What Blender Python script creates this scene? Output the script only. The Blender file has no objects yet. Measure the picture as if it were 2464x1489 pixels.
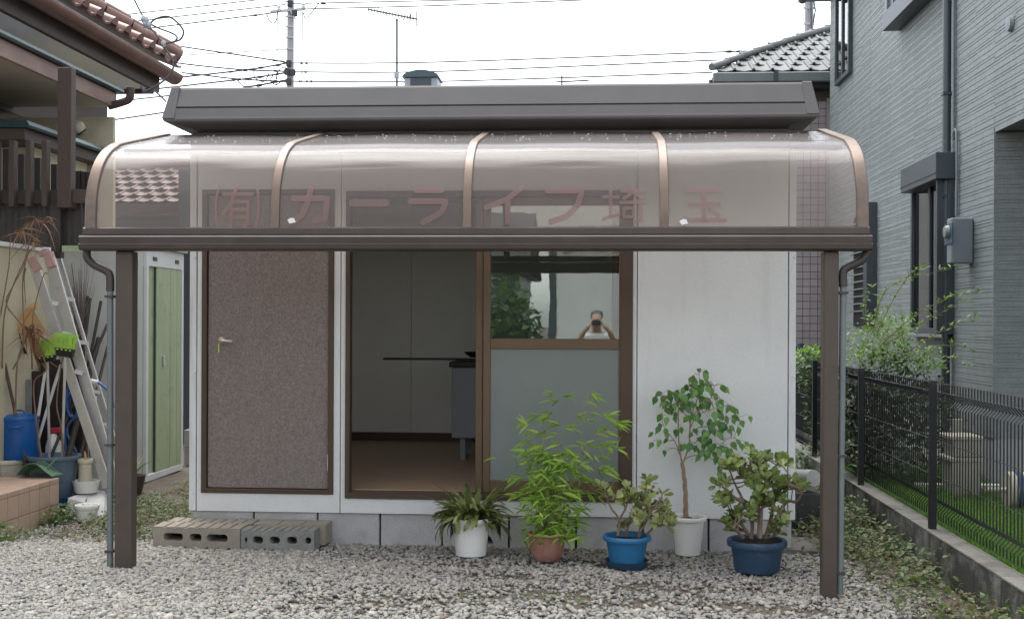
import bpy, bmesh, math, random
from mathutils import Vector, Matrix, noise
R = math.radians
random.seed(7)
scene = bpy.context.scene
C = scene.collection
# ------------------------------------------------------------------ camera, sky, sun, exposure
EYE = Vector((0.0, 0.0, 1.40))
FPX = 2900.0                       # focal length in pixels of a 2464 px wide picture
YAW, ROLL, HOR = R(4.0), 0.0044, 775.0
cam_d = bpy.data.cameras.new('camera'); cam = bpy.data.objects.new('camera_view', cam_d); C.objects.link(cam)
cam_d.sensor_width = 36.0; cam_d.lens = FPX / 2464 * 36.0
cam_d.shift_y = (HOR - 744.5) / 2464
cam_d.clip_start = 0.05; cam_d.clip_end = 2000
MR = Matrix.Rotation(YAW, 3, 'Z') @ Matrix.Rotation(R(90), 3, 'X') @ Matrix.Rotation(ROLL, 3, 'Z')
cam.matrix_world = Matrix.Translation(EYE) @ MR.to_4x4()
scene.camera = cam
w = bpy.data.worlds.new('World'); scene.world = w; w.use_nodes = True
nt = w.node_tree; bg = nt.nodes['Background']
sky = nt.nodes.new('ShaderNodeTexSky'); sky.sky_type = 'NISHITA'; sky.sun_disc = False
SUN = Vector((-0.16, 0.30, 0.94)).normalized()
sky.sun_elevation = math.asin(SUN.z); sky.sun_rotation = math.atan2(SUN.x, SUN.y)
sky.air_density = 1.0; sky.dust_density = 1.5; sky.ozone_density = 1.0
hs = nt.nodes.new('ShaderNodeHueSaturation'); hs.inputs["Saturation"].default_value = 0.25
nt.links.new(sky.outputs[0], hs.inputs['Color']); nt.links.new(hs.outputs[0], bg.inputs['Color'])
bg.inputs['Strength'].default_value = 0.13
sl = bpy.data.lights.new('sun', 'SUN'); so = bpy.data.objects.new('sun', sl); C.objects.link(so)
sl.energy = 1.2; sl.angle = R(50); sl.color = (1.0, 0.97, 0.92)
so.rotation_euler = (-SUN).to_track_quat('-Z', 'Y').to_euler()
so.location = (0, 0, 30)
scene.view_settings.view_transform = 'Standard'; scene.view_settings.look = 'None'
scene.view_settings.gamma = 1.0; scene.view_settings.use_curve_mapping = False
scene.view_settings.exposure = 1.8
scene.cycles.max_bounces = 8; scene.cycles.transparent_max_bounces = 24

# ------------------------------------------------------------------ measuring helpers (photo survey -> metres)
D = 7.45                            # distance of the hut's front wall
def ray(u, v):
    c = Vector(((u - 1232.0) / FPX, -(v - HOR) / FPX, -1.0))
    return MR @ c
def PY(u, v, Y):
    d = ray(u, v); return EYE + d * (Y / d.y)
def PX(u, v, X):
    d = ray(u, v); return EYE + d * (X / d.x)
def PZ(u, v, z):
    d = ray(u, v); return EYE + d * ((z - EYE.z) / d.z)
def gz(x, y):
    t = (D - y) / 1.35
    t = max(0.0, min(1.15, t))
    xx = max(-3.4, min(1.6, x))
    return t * (0.060 - 0.0235 * xx)
def Gd(u, v):
    z = 0.03
    for i in range(6):
        p = PZ(u, v, z); z = gz(p.x, p.y)
    return Vector((p.x, p.y, z))
def X_at(u, Y, v=775): return PY(u, v, Y).x

# ------------------------------------------------------------------ materials
M = {}
def _n(t, kind, **kw):
    n = t.nodes.new(kind)
    for k, v in kw.items():
        if k in n.inputs: n.inputs[k].default_value = v
        else: setattr(n, k, v)
    return n
def mat(name, col, rough=0.6, metal=0.0, var=0.12, vs=5.0, bump=0.0, bs=60.0, stain=None, spec=0.5, stretch=None, fine=0.0, fs=250.0, island=0.0, bdist=0.02, sstretch=None):
    m = bpy.data.materials.new(name); m.use_nodes = True; t = m.node_tree; L = t.links
    b = t.nodes['Principled BSDF']
    b.inputs['Roughness'].default_value = rough; b.inputs['Metallic'].default_value = metal
    b.inputs['Specular IOR Level'].default_value = spec
    g = _n(t, 'ShaderNodeNewGeometry'); vec = g.outputs['Position']
    if stretch:
        mp = _n(t, 'ShaderNodeMapping'); mp.inputs['Scale'].default_value = stretch
        L.new(vec, mp.inputs[0]); vec = mp.outputs[0]
    nz = _n(t, 'ShaderNodeTexNoise', Scale=vs, Detail=6.0, Roughness=0.6); L.new(vec, nz.inputs['Vector'])
    mr = _n(t, 'ShaderNodeMapRange'); mr.inputs['From Min'].default_value = 0.25; mr.inputs['From Max'].default_value = 0.75
    mr.inputs['To Min'].default_value = 1 - var; mr.inputs['To Max'].default_value = 1 + var
    L.new(nz.outputs[0], mr.inputs[0])
    val = mr.outputs[0]
    def mul(a, bb):
        k = _n(t, 'ShaderNodeMath', operation='MULTIPLY'); L.new(a, k.inputs[0]); L.new(bb, k.inputs[1]); return k.outputs[0]
    if fine:
        n2 = _n(t, 'ShaderNodeTexNoise', Scale=fs, Detail=3.0); L.new(vec, n2.inputs['Vector'])
        m2 = _n(t, 'ShaderNodeMapRange'); m2.inputs['From Min'].default_value = 0.3; m2.inputs['From Max'].default_value = 0.7
        m2.inputs['To Min'].default_value = 1 - fine; m2.inputs['To Max'].default_value = 1 + fine
        L.new(n2.outputs[0], m2.inputs[0]); val = mul(val, m2.outputs[0])
    if island:
        oi = _n(t, 'ShaderNodeObjectInfo')
        ad = _n(t, 'ShaderNodeMath', operation='ADD'); L.new(oi.outputs['Random'], ad.inputs[0]); L.new(g.outputs['Random Per Island'], ad.inputs[1])
        fr = _n(t, 'ShaderNodeMath', operation='FRACT'); L.new(ad.outputs[0], fr.inputs[0])
        m3 = _n(t, 'ShaderNodeMapRange'); m3.inputs['To Min'].default_value = 1 - island; m3.inputs['To Max'].default_value = 1 + island
        L.new(fr.outputs[0], m3.inputs[0]); val = mul(val, m3.outputs[0])
    vm = _n(t, 'ShaderNodeVectorMath', operation='SCALE'); vm.inputs[0].default_value = col[:3]
    L.new(val, vm.inputs['Scale']); out = vm.outputs[0]
    if stain:
        sc, ss, amt, th = stain
        n3 = _n(t, 'ShaderNodeTexNoise', Scale=ss, Detail=8.0, Roughness=0.65); sv_ = g.outputs['Position']
        if sstretch:
            mp3 = _n(t, 'ShaderNodeMapping'); mp3.inputs['Scale'].default_value = sstretch; L.new(sv_, mp3.inputs[0]); sv_ = mp3.outputs[0]
        L.new(sv_, n3.inputs['Vector'])
        r = _n(t, 'ShaderNodeMapRange'); r.inputs['From Min'].default_value = th; r.inputs['From Max'].default_value = th + 0.16
        r.inputs['To Max'].default_value = amt; L.new(n3.outputs[0], r.inputs[0])
        mx = _n(t, 'ShaderNodeMix', data_type='RGBA'); L.new(r.outputs[0], mx.inputs[0]); L.new(out, mx.inputs[6])
        mx.inputs[7].default_value = (*sc, 1); out = mx.outputs[2]
    L.new(out, b.inputs['Base Color'])
    if bump:
        nb = _n(t, 'ShaderNodeTexNoise', Scale=bs, Detail=5.0); L.new(vec, nb.inputs['Vector'])
        bp = _n(t, 'ShaderNodeBump', Strength=bump, Distance=bdist); L.new(nb.outputs[0], bp.inputs['Height'])
        L.new(bp.outputs[0], b.inputs['Normal'])
    M[name] = m
    return m
def leafmat(name, c1, c2, trans=0.35, rough=0.42, spec=0.5):
    m = bpy.data.materials.new(name); m.use_nodes = True; t = m.node_tree; L = t.links
    b = t.nodes['Principled BSDF']; out = t.nodes['Material Output']
    g = _n(t, 'ShaderNodeNewGeometry'); oi = _n(t, 'ShaderNodeObjectInfo')
    ad = _n(t, 'ShaderNodeMath', operation='ADD'); L.new(oi.outputs['Random'], ad.inputs[0]); L.new(g.outputs['Random Per Island'], ad.inputs[1])
    fr = _n(t, 'ShaderNodeMath', operation='FRACT'); L.new(ad.outputs[0], fr.inputs[0])
    mx = _n(t, 'ShaderNodeMix', data_type='RGBA'); L.new(fr.outputs[0], mx.inputs[0])
    mx.inputs[6].default_value = (*c1, 1); mx.inputs[7].default_value = (*c2, 1)
    L.new(mx.outputs[2], b.inputs['Base Color']); b.inputs['Roughness'].default_value = rough
    b.inputs['Specular IOR Level'].default_value = spec
    tr = _n(t, 'ShaderNodeBsdfTranslucent')
    hv = _n(t, 'ShaderNodeHueSaturation', Value=1.5, Saturation=1.1); L.new(mx.outputs[2], hv.inputs['Color']); L.new(hv.outputs[0], tr.inputs['Color'])
    ms = _n(t, 'ShaderNodeMixShader'); ms.inputs[0].default_value = trans
    L.new(b.outputs[0], ms.inputs[1]); L.new(tr.outputs[0], ms.inputs[2]); L.new(ms.outputs[0], out.inputs['Surface'])
    M[name] = m; return m
def glassmat(name, tint, haze=0.0, hazecol=(0.8, 0.7, 0.7), ior=1.5, rough=0.0, bump=0.0, bstretch=(1, 1, 1), bs=6.0):
    m = bpy.data.materials.new(name); m.use_nodes = True; t = m.node_tree; L = t.links
    t.nodes.remove(t.nodes['Principled BSDF']); out = t.nodes['Material Output']
    tr = _n(t, 'ShaderNodeBsdfTransparent'); tr.inputs['Color'].default_value = (*tint, 1)
    gl = _n(t, 'ShaderNodeBsdfGlossy'); gl.inputs['Roughness'].default_value = rough; gl.inputs['Color'].default_value = (1, 1, 1, 1)
    fz = _n(t, 'ShaderNodeFresnel', IOR=ior)
    ms = _n(t, 'ShaderNodeMixShader'); base = tr.outputs[0]
    if haze:
        df = _n(t, 'ShaderNodeBsdfDiffuse'); df.inputs['Color'].default_value = (*hazecol, 1)
        tl = _n(t, 'ShaderNodeBsdfTranslucent'); tl.inputs['Color'].default_value = (*hazecol, 1)
        a = _n(t, 'ShaderNodeMixShader'); a.inputs[0].default_value = 0.5; L.new(df.outputs[0], a.inputs[1]); L.new(tl.outputs[0], a.inputs[2])
        h = _n(t, 'ShaderNodeMixShader'); h.inputs[0].default_value = haze; L.new(tr.outputs[0], h.inputs[1]); L.new(a.outputs[0], h.inputs[2])
        base = h.outputs[0]
    L.new(fz.outputs[0], ms.inputs[0]); L.new(base, ms.inputs[1]); L.new(gl.outputs[0], ms.inputs[2]); L.new(ms.outputs[0], out.inputs['Surface'])
    if bump:
        g = _n(t, 'ShaderNodeNewGeometry'); mp = _n(t, 'ShaderNodeMapping'); mp.inputs['Scale'].default_value = bstretch
        L.new(g.outputs['Position'], mp.inputs[0])
        nb = _n(t, 'ShaderNodeTexNoise', Scale=bs, Detail=4.0); L.new(mp.outputs[0], nb.inputs['Vector'])
        bp = _n(t, 'ShaderNodeBump', Strength=bump, Distance=0.05); L.new(nb.outputs[0], bp.inputs['Height'])
        L.new(bp.outputs[0], gl.inputs['Normal']); L.new(bp.outputs[0], fz.inputs['Normal'])
    M[name] = m; return m

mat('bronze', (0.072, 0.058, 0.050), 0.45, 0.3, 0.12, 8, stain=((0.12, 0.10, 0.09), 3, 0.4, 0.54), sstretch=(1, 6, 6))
mat('bronze_skylit', (0.20, 0.145, 0.112), 0.42, 0.3, 0.16, 5, stain=((0.11, 0.09, 0.075), 4, 0.7, 0.5))  # lighter copy of bronze for the ribs, sky reflection put into the colour
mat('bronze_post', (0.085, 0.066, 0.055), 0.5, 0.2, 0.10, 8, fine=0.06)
mat('sash_brown', (0.13, 0.085, 0.05), 0.42, 0.25, 0.10, 8)
mat('sash_dark', (0.075, 0.05, 0.032), 0.45, 0.2, 0.10, 8)
mat('roof_metal', (0.125, 0.12, 0.118), 0.5, 0.2, 0.08, 4, fine=0.05)
mat('panel_white', (0.70, 0.72, 0.715), 0.55, 0, 0.06, 2.0, bump=0.2, bs=170, stain=((0.50, 0.49, 0.45), 1.0, 0.22, 0.54), sstretch=(7, 7, 0.8), fine=0.03, fs=130)
mat('trim_white', (0.68, 0.70, 0.70), 0.5, 0, 0.05, 4, stain=((0.42, 0.40, 0.36), 1.5, 0.4, 0.52), sstretch=(8, 8, 1))
mat('door_vinyl', (0.20, 0.168, 0.152), 0.6, 0, 0.14, 60, fine=0.3, fs=110)
mat('concrete', (0.46, 0.46, 0.455), 0.9, 0, 0.15, 7, bump=0.35, bs=130, stain=((0.27, 0.26, 0.235), 4, 0.55, 0.53), fine=0.14, fs=190)
mat('concrete_dark', (0.25, 0.25, 0.235), 0.95, 0, 0.18, 14, bump=0.5, bs=160, fine=0.2, fs=220)
mat('concrete_tan', (0.31, 0.28, 0.23), 0.95, 0, 0.14, 12, bump=0.4, bs=150, fine=0.16, fs=220, stain=((0.42, 0.39, 0.34), 9, 0.5, 0.55))
mat('concrete_wall', (0.22, 0.215, 0.20), 0.95, 0, 0.16, 9, bump=0.35, bs=120, fine=0.15, fs=180, stain=((0.035, 0.037, 0.03), 3.0, 0.95, 0.37))
mat('concrete_cap', (0.185, 0.178, 0.16), 0.95, 0, 0.18, 9, bump=0.35, bs=120, fine=0.18, fs=180, stain=((0.085, 0.085, 0.07), 4, 0.75, 0.48))
mat('mortar', (0.06, 0.06, 0.058), 0.95, 0, 0.2, 20)
mat('soil', (0.075, 0.058, 0.042), 0.95, 0, 0.3, 9, bump=0.6, bs=40)
mat('mud', (0.115, 0.096, 0.074), 0.95, 0, 0.25, 6, bump=0.6, bs=50, fine=0.25, fs=90, stain=((0.06, 0.053, 0.038), 3, 0.6, 0.52))
mat('black_metal', (0.012, 0.013, 0.015), 0.45, 0.2, 0.1, 9)
mat('pipe_grey', (0.155, 0.178, 0.178), 0.5, 0, 0.10, 6)
mat('pipe_dark', (0.055, 0.045, 0.042), 0.5, 0, 0.10, 6)
mat('white_plastic', (0.78, 0.78, 0.75), 0.4, 0, 0.04, 6, stain=((0.5, 0.47, 0.4), 5, 0.4, 0.6))
mat('cream_plastic', (0.56, 0.51, 0.41), 0.5, 0, 0.08, 6, stain=((0.35, 0.3, 0.23), 7, 0.4, 0.55))
mat('terracotta_plastic', (0.33, 0.165, 0.125), 0.5, 0, 0.10, 8, stain=((0.46, 0.31, 0.28), 8, 0.6, 0.50))
mat('blue_plastic', (0.018, 0.135, 0.29), 0.42, 0, 0.10, 6, stain=((0.11, 0.22, 0.33), 9, 0.4, 0.56))
mat('navy_plastic', (0.022, 0.055, 0.105), 0.45, 0, 0.12, 6, stain=((0.22, 0.235, 0.25), 5, 0.6, 0.57))
mat('slate_plastic', (0.09, 0.13, 0.185), 0.5, 0, 0.12, 6, stain=((0.2, 0.22, 0.24), 6, 0.4, 0.54))
mat('blue_enamel', (0.010, 0.095, 0.33), 0.18, 0, 0.06, 5)
mat('green_plastic', (0.10, 0.18, 0.115), 0.5, 0, 0.1, 6)
mat('lime_bristle', (0.42, 0.66, 0.12), 0.6, 0, 0.2, 40, fine=0.25, fs=300)
mat('aluminium', (0.55, 0.54, 0.53), 0.38, 0.55, 0.10, 9, stain=((0.3, 0.28, 0.26), 12, 0.4, 0.56))
mat('pink_cap', (0.48, 0.29, 0.27), 0.6, 0, 0.1, 9)
mat('wood_brown', (0.060, 0.041, 0.033), 0.65, 0, 0.2, 12, stretch=(8, 8, 1))
mat('wood_beam', (0.20, 0.125, 0.10), 0.55, 0, 0.2, 9, stretch=(1, 0.3, 1), stain=((0.33, 0.19, 0.145), 3, 0.8, 0.55))
mat('wood_dark', (0.035, 0.028, 0.025), 0.6, 0, 0.2, 12)
mat('copper_gutter', (0.13, 0.062, 0.042), 0.38, 0.15, 0.2, 4, stain=((0.20, 0.10, 0.075), 4, 0.6, 0.52))
mat('roof_tile_red', (0.15, 0.078, 0.062), 0.35, 0, 0.2, 6, stain=((0.30, 0.2, 0.18), 7, 0.5, 0.55), island=0.22)
mat('roof_tile_pale', (0.125, 0.088, 0.08), 0.5, 0, 0.2, 5, island=0.35)
mat('roof_tile_grey', (0.115, 0.127, 0.125), 0.62, 0, 0.14, 6, island=0.22)
mat('stucco_beige', (0.52, 0.475, 0.34), 0.9, 0, 0.08, 4, bump=0.3, bs=150, stain=((0.36, 0.32, 0.24), 2.2, 0.5, 0.55))
mat('stucco_white', (0.56, 0.565, 0.54), 0.9, 0, 0.07, 3, bump=0.25, bs=150, stain=((0.42, 0.41, 0.37), 2.5, 0.5, 0.55))
mat('soffit_white', (0.84, 0.85, 0.83), 0.7, 0, 0.05, 3)
mat('soffit_beige', (0.40, 0.345, 0.275), 0.75, 0, 0.10, 3)
mat('teal_metal', (0.032, 0.062, 0.07), 0.25, 0.3, 0.12, 5)
mat('shed_green', (0.345, 0.41, 0.255), 0.45, 0.05, 0.12, 3, stain=((0.23, 0.29, 0.19), 5, 0.7, 0.54), stretch=(4, 4, 0.5))
mat('shed_white', (0.62, 0.635, 0.62), 0.5, 0, 0.06, 4, stain=((0.30, 0.22, 0.15), 7, 0.6, 0.64))
mat('rust', (0.20, 0.09, 0.05), 0.9, 0, 0.3, 20)
mat('porch_tile', (0.40, 0.285, 0.215), 0.5, 0, 0.10, 12, island=0.08, fine=0.06)
mat('grout', (0.20, 0.165, 0.14), 0.95, 0, 0.15, 20)
mat('siding', (0.205, 0.232, 0.235), 0.5, 0, 0.12, 9, bump=0.45, bs=190, fine=0.16, fs=75, island=0.05)
mat('siding_joint', (0.085, 0.10, 0.105), 0.9, 0, 0.1, 9)
mat('house_trim', (0.050, 0.062, 0.072), 0.45, 0.1, 0.08, 5)
mat('house_pipe', (0.055, 0.064, 0.074), 0.4, 0.1, 0.08, 5)
mat('foundation_grey', (0.30, 0.32, 0.325), 0.9, 0, 0.08, 4, bump=0.2, bs=140)
mat('meter_grey', (0.17, 0.195, 0.215), 0.5, 0, 0.05, 5)
mat('blind_grey', (0.045, 0.055, 0.06), 0.8, 0, 0.3, 2.0, stretch=(1, 4, .4))
mat('planter_plastic', (0.32, 0.305, 0.25), 0.6, 0, 0.1, 5, stain=((0.16, 0.15, 0.12), 5, 0.6, 0.5))
mat('lawn_soil', (0.035, 0.042, 0.02), 0.95, 0, 0.3, 9)
mat('wall_tile', (0.36, 0.32, 0.325), 0.4, 0, 0.06, 6, island=0.07)
mat('tile_joint', (0.12, 0.105, 0.105), 0.95, 0, 0.1, 9)
mat('inner_wall', (0.80, 0.795, 0.76), 0.8, 0, 0.05, 2.5, fine=0.05, fs=90)
mat('inner_floor', (0.40, 0.28, 0.19), 0.45, 0, 0.15, 6, stretch=(1, 8, 1))
mat('steel_blue', (0.19, 0.205, 0.225), 0.4, 0.2, 0.06, 4)
mat('frosted_glass', (0.175, 0.205, 0.195), 0.22, 0, 0.06, 3, bump=0.12, bs=220)
mat('sleeve', (0.03, 0.032, 0.036), 0.6)
mat('cable', (0.085, 0.09, 0.105), 0.7)
mat('pole_concrete', (0.34, 0.345, 0.36), 0.85, 0, 0.1, 3)
mat('galvanized', (0.38, 0.40, 0.43), 0.45, 0.4, 0.1, 5)
mat('antenna_metal', (0.08, 0.08, 0.08), 0.6, 0.2, 0.1, 5)
mat('vent_grey', (0.34, 0.37, 0.41), 0.5, 0.1, 0.08, 3)
mat('hose_blue', (0.045, 0.12, 0.34), 0.35, 0, 0.1, 8)
mat('red_plastic', (0.5, 0.05, 0.06), 0.4)
mat('cardboard', (0.45, 0.275, 0.13), 0.85, 0, 0.12, 9)
mat('dry_stem', (0.20, 0.125, 0.085), 0.85, 0, 0.25, 14)
mat('twig', (0.15, 0.125, 0.11), 0.9, 0, 0.2, 14)
mat('bark', (0.33, 0.235, 0.165), 0.8, 0, 0.2, 30, bump=0.4, bs=80)
mat('jade_bark', (0.21, 0.155, 0.115), 0.8, 0, 0.22, 25, bump=0.4, bs=70)
mat('cane', (0.23, 0.21, 0.10), 0.6, 0, 0.25, 20)
mat('potting_soil', (0.045, 0.033, 0.024), 0.95, 0, 0.3, 40, bump=0.6, bs=70)
mat('letter_pink', (0.42, 0.255, 0.235), 0.55, 0, 0.08, 5)
mat('handle_metal', (0.45, 0.39, 0.33), 0.3, 0.6, 0.05, 9)
mat('skin', (0.46, 0.29, 0.21), 0.5, 0, 0.06, 20)
mat('shirt', (0.75, 0.76, 0.78), 0.85, 0, 0.05, 9)
mat('trousers', (0.10, 0.11, 0.14), 0.9, 0, 0.1, 9)
mat('hair', (0.10, 0.09, 0.085), 0.6, 0, 0.2, 60)
mat('back_wall', (0.60, 0.60, 0.57), 0.8, 0, 0.06, 2)
leafmat('ficus_leaf', (0.045, 0.14, 0.035), (0.16, 0.31, 0.085), 0.30, 0.30)
leafmat('bamboo_leaf', (0.155, 0.31, 0.035), (0.37, 0.50, 0.10), 0.42, 0.45)
leafmat('jade_leaf', (0.15, 0.21, 0.065), (0.42, 0.44, 0.19), 0.18, 0.3)
leafmat('jade_leaf_deep', (0.09, 0.165, 0.045), (0.33, 0.38, 0.13), 0.18, 0.3)
leafmat('strap_leaf', (0.055, 0.095, 0.025), (0.28, 0.31, 0.11), 0.22, 0.42)
leafmat('dry_leaf', (0.20, 0.10, 0.055), (0.34, 0.22, 0.13), 0.25, 0.7)
leafmat('weed_leaf', (0.045, 0.10, 0.025), (0.13, 0.155, 0.05), 0.3, 0.5)
leafmat('weed_dry', (0.075, 0.07, 0.03), (0.20, 0.16, 0.085), 0.25, 0.7)
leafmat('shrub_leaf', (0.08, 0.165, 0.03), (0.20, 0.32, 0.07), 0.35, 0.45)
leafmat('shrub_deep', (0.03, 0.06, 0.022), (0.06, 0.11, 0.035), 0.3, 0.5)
leafmat('grass_blade', (0.055, 0.16, 0.018), (0.17, 0.30, 0.05), 0.35, 0.55)
leafmat('hedge_leaf', (0.05, 0.10, 0.035), (0.12, 0.18, 0.07), 0.3, 0.5)
glassmat('polycarbonate', (0.75, 0.685, 0.64), haze=0.22, hazecol=(0.84, 0.735, 0.70), ior=1.22, rough=0.18, bump=0.10, bstretch=(0.35, 5.0, 5.0), bs=2.2)
glassmat('window_glass', (0.80, 0.85, 0.83), ior=2.15, bump=0.006, bs=3.0)
glassmat('letter_film', (0.85, 0.72, 0.70), haze=0.50, hazecol=(0.47, 0.33, 0.31), ior=1.3, rough=0.3)
glassmat('clear_glass', (0.92, 0.94, 0.93), ior=1.45)
glassmat('dark_glass', (0.45, 0.5, 0.5), ior=1.55)
def gravelmat():
    m = bpy.data.materials.new('gravel'); m.use_nodes = True; t = m.node_tree; L = t.links; b = t.nodes['Principled BSDF']
    g = _n(t, 'ShaderNodeNewGeometry'); cr = _n(t, 'ShaderNodeValToRGB'); e = cr.color_ramp.elements
    stops = [(0, (0.185, 0.185, 0.178)), (0.2, (0.24, 0.237, 0.222)), (0.42, (0.30, 0.294, 0.268)), (0.6, (0.275, 0.253, 0.213)), (0.72, (0.335, 0.323, 0.29)), (0.86, (0.295, 0.276, 0.237)), (0.975, (0.42, 0.41, 0.375)), (0.998, (0.25, 0.16, 0.125))]
    cr.color_ramp.interpolation = 'LINEAR'
    e[0].position = 0; e[0].color = (*stops[0][1], 1); e[1].position = stops[-1][0]; e[1].color = (*stops[-1][1], 1)
    for p, c in stops[1:-1]:
        k = e.new(p); k.color = (*c, 1)
    L.new(g.outputs['Random Per Island'], cr.inputs[0])
    nz = _n(t, 'ShaderNodeTexNoise', Scale=90.0, Detail=4.0); L.new(g.outputs['Position'], nz.inputs['Vector'])
    mr = _n(t, 'ShaderNodeMapRange'); mr.inputs['To Min'].default_value = 0.6; mr.inputs['To Max'].default_value = 1.4; L.new(nz.outputs[0], mr.inputs[0])
    vm = _n(t, 'ShaderNodeVectorMath', operation='SCALE'); L.new(cr.outputs[0], vm.inputs[0]); L.new(mr.outputs[0], vm.inputs['Scale'])
    L.new(vm.outputs[0], b.inputs['Base Color']); b.inputs['Roughness'].default_value = 0.7
    M['gravel'] = m
gravelmat()

# ------------------------------------------------------------------ object helpers
ORG = {}
def tag(o, label=None, cat=None, group=None, kind=None):
    if label: o['label'] = label
    if cat: o['category'] = cat
    if group: o['group'] = group
    if kind: o['kind'] = kind
    return o
def thing(name, label, cat, loc, group=None):
    o = bpy.data.objects.new(name, None); C.objects.link(o)
    o.location = loc; o.empty_display_size = 0.2; ORG[o.name] = Vector(loc)
    return tag(o, label, cat, group)
class MB:
    def __init__(s): s.v = []; s.f = []
    def add(s, vs, fs):
        n = len(s.v); s.v += [Vector(p) for p in vs]; s.f += [tuple(i + n for i in f) for f in fs]; return s
    def box(s, x0, x1, y0, y1, z0, z1, m=None):
        vs = [(x0, y0, z0), (x1, y0, z0), (x1, y1, z0), (x0, y1, z0), (x0, y0, z1), (x1, y0, z1), (x1, y1, z1), (x0, y1, z1)]
        if m: vs = [m @ Vector(p) for p in vs]
        return s.add(vs, [(0, 3, 2, 1), (4, 5, 6, 7), (0, 1, 5, 4), (1, 2, 6, 5), (2, 3, 7, 6), (3, 0, 4, 7)])
    def bar(s, a, b, wd, th, up=(0, 0, 1)):                 # rectangular bar from a to b
        a = Vector(a); b = Vector(b); d = (b - a).normalized(); up = Vector(up)
        sd = d.cross(up)
        if sd.length < 1e-4: sd = d.cross(Vector((1, 0, 0)))
        sd.normalize(); u2 = sd.cross(d).normalized()
        vs = []
        for p in (a, b):
            for i, j in ((-1, -1), (1, -1), (1, 1), (-1, 1)): vs.append(p + sd * (i * wd / 2) + u2 * (j * th / 2))
        return s.add(vs, [(0, 1, 2, 3), (7, 6, 5, 4), (0, 4, 5, 1), (1, 5, 6, 2), (2, 6, 7, 3), (3, 7, 4, 0)])
    def tube(s, pts, r, n=8, caps=True):
        pts = [Vector(p) for p in pts]; k = len(pts); rr = r if isinstance(r, (list, tuple)) else [r] * k
        t0 = (pts[1] - pts[0]).normalized(); ref = Vector((0, 0, 1)) if abs(t0.z) < 0.9 else Vector((1, 0, 0))
        nrm = t0.cross(ref).normalized(); vs = []
        for i, p in enumerate(pts):
            t = (pts[min(i + 1, k - 1)] - pts[max(i - 1, 0)]).normalized()
            nrm = (nrm - t * nrm.dot(t)).normalized(); bn = t.cross(nrm)
            for j in range(n):
                a = 2 * math.pi * j / n; vs.append(p + (nrm * math.cos(a) + bn * math.sin(a)) * rr[i])
        fs = []
        for i in range(k - 1):
            for j in range(n): fs.append((i * n + j, i * n + (j + 1) % n, (i + 1) * n + (j + 1) % n, (i + 1) * n + j))
        if caps: fs.append(tuple(range(n))[::-1]); fs.append(tuple(range((k - 1) * n, k * n)))
        return s.add(vs, fs)
    def lathe(s, prof, c, n=32, axis='Z'):                  # prof: (r, z)
        c = Vector(c); vs = []; fs = []
        for r, z in prof:
            for j in range(n):
                a = 2 * math.pi * j / n
                p = Vector((r * math.cos(a), r * math.sin(a), z))
                if axis == 'Y': p = Vector((p.x, p.z, p.y))
                vs.append(c + p)
        for i in range(len(prof) - 1):
            for j in range(n): fs.append((i * n + j, i * n + (j + 1) % n, (i + 1) * n + (j + 1) % n, (i + 1) * n + j))
        fs.append(tuple(range(n))[::-1]); fs.append(tuple(range((len(prof) - 1) * n, len(prof) * n)))
        return s.add(vs, fs)
    def prism(s, poly, ax, a, b):                           # polygon extruded along axis ('X','Y','Z')
        n = len(poly); vs = []
        for t in (a, b):
            for p, q in poly:
                vs.append((t, p, q) if ax == 'X' else ((p, t, q) if ax == 'Y' else (p, q, t)))
        fs = [tuple(range(n))[::-1], tuple(range(n, 2 * n))]
        for i in range(n): fs.append((i, (i + 1) % n, n + (i + 1) % n, n + i))
        return s.add(vs, fs)
    def mesh(s, name, org=Vector((0, 0, 0)), bevel=0, smooth=False, fix=True):
        me = bpy.data.meshes.new(name)
        me.from_pydata([tuple(p - org) for p in s.v], [], s.f)
        if fix or bevel:
            bm = bmesh.new(); bm.from_mesh(me)
            if fix: bmesh.ops.recalc_face_normals(bm, faces=bm.faces)
            if bevel:
                ed = [e for e in bm.edges if len(e.link_faces) == 2 and e.calc_face_angle(0) > 0.6]
                bmesh.ops.bevel(bm, geom=ed, offset=bevel, segments=1, affect='EDGES', clamp_overlap=True)
            bm.to_mesh(me); bm.free()
        if smooth:
            me.polygons.foreach_set('use_smooth', [True] * len(me.polygons))
            try: me.set_sharp_from_angle(angle=R(40))
            except Exception: pass
        return me
    def build(s, name, m, parent=None, bevel=0, smooth=False, label=None, cat=None, group=None, kind=None, org=None, fix=True):
        o0 = ORG[parent.name] if parent else (Vector(org) if org is not None else Vector((0, 0, 0)))
        me = s.mesh(name, o0, bevel, smooth, fix)
        me.materials.append(M[m])
        o = bpy.data.objects.new(name, me); C.objects.link(o)
        if parent: o.parent = parent
        else: o.location = o0
        ORG[o.name] = o0
        return tag(o, label, cat, group, kind)
def piece(name, me, parent, loc, rot=None, scale=None):      # an alike piece sharing mesh data
    o = bpy.data.objects.new(name, me); C.objects.link(o); o.parent = parent
    o.location = Vector(loc) - ORG[parent.name]
    if rot is not None: o.rotation_euler = rot
    if scale is not None: o.scale = scale
    ORG[o.name] = Vector(loc)
    return o
def smoothpts(p, n=6):                                       # Catmull-Rom
    p = [Vector(q) for q in p]; out = []
    for i in range(len(p) - 1):
        a = p[max(i - 1, 0)]; b = p[i]; c = p[i + 1]; d = p[min(i + 2, len(p) - 1)]
        for k in range(n):
            t = k / n
            out.append(0.5 * ((2 * b) + (c - a) * t + (2 * a - 5 * b + 4 * c - d) * t * t + (3 * b - a - 3 * c + d) * t ** 3))
    out.append(p[-1]); return out
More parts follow.
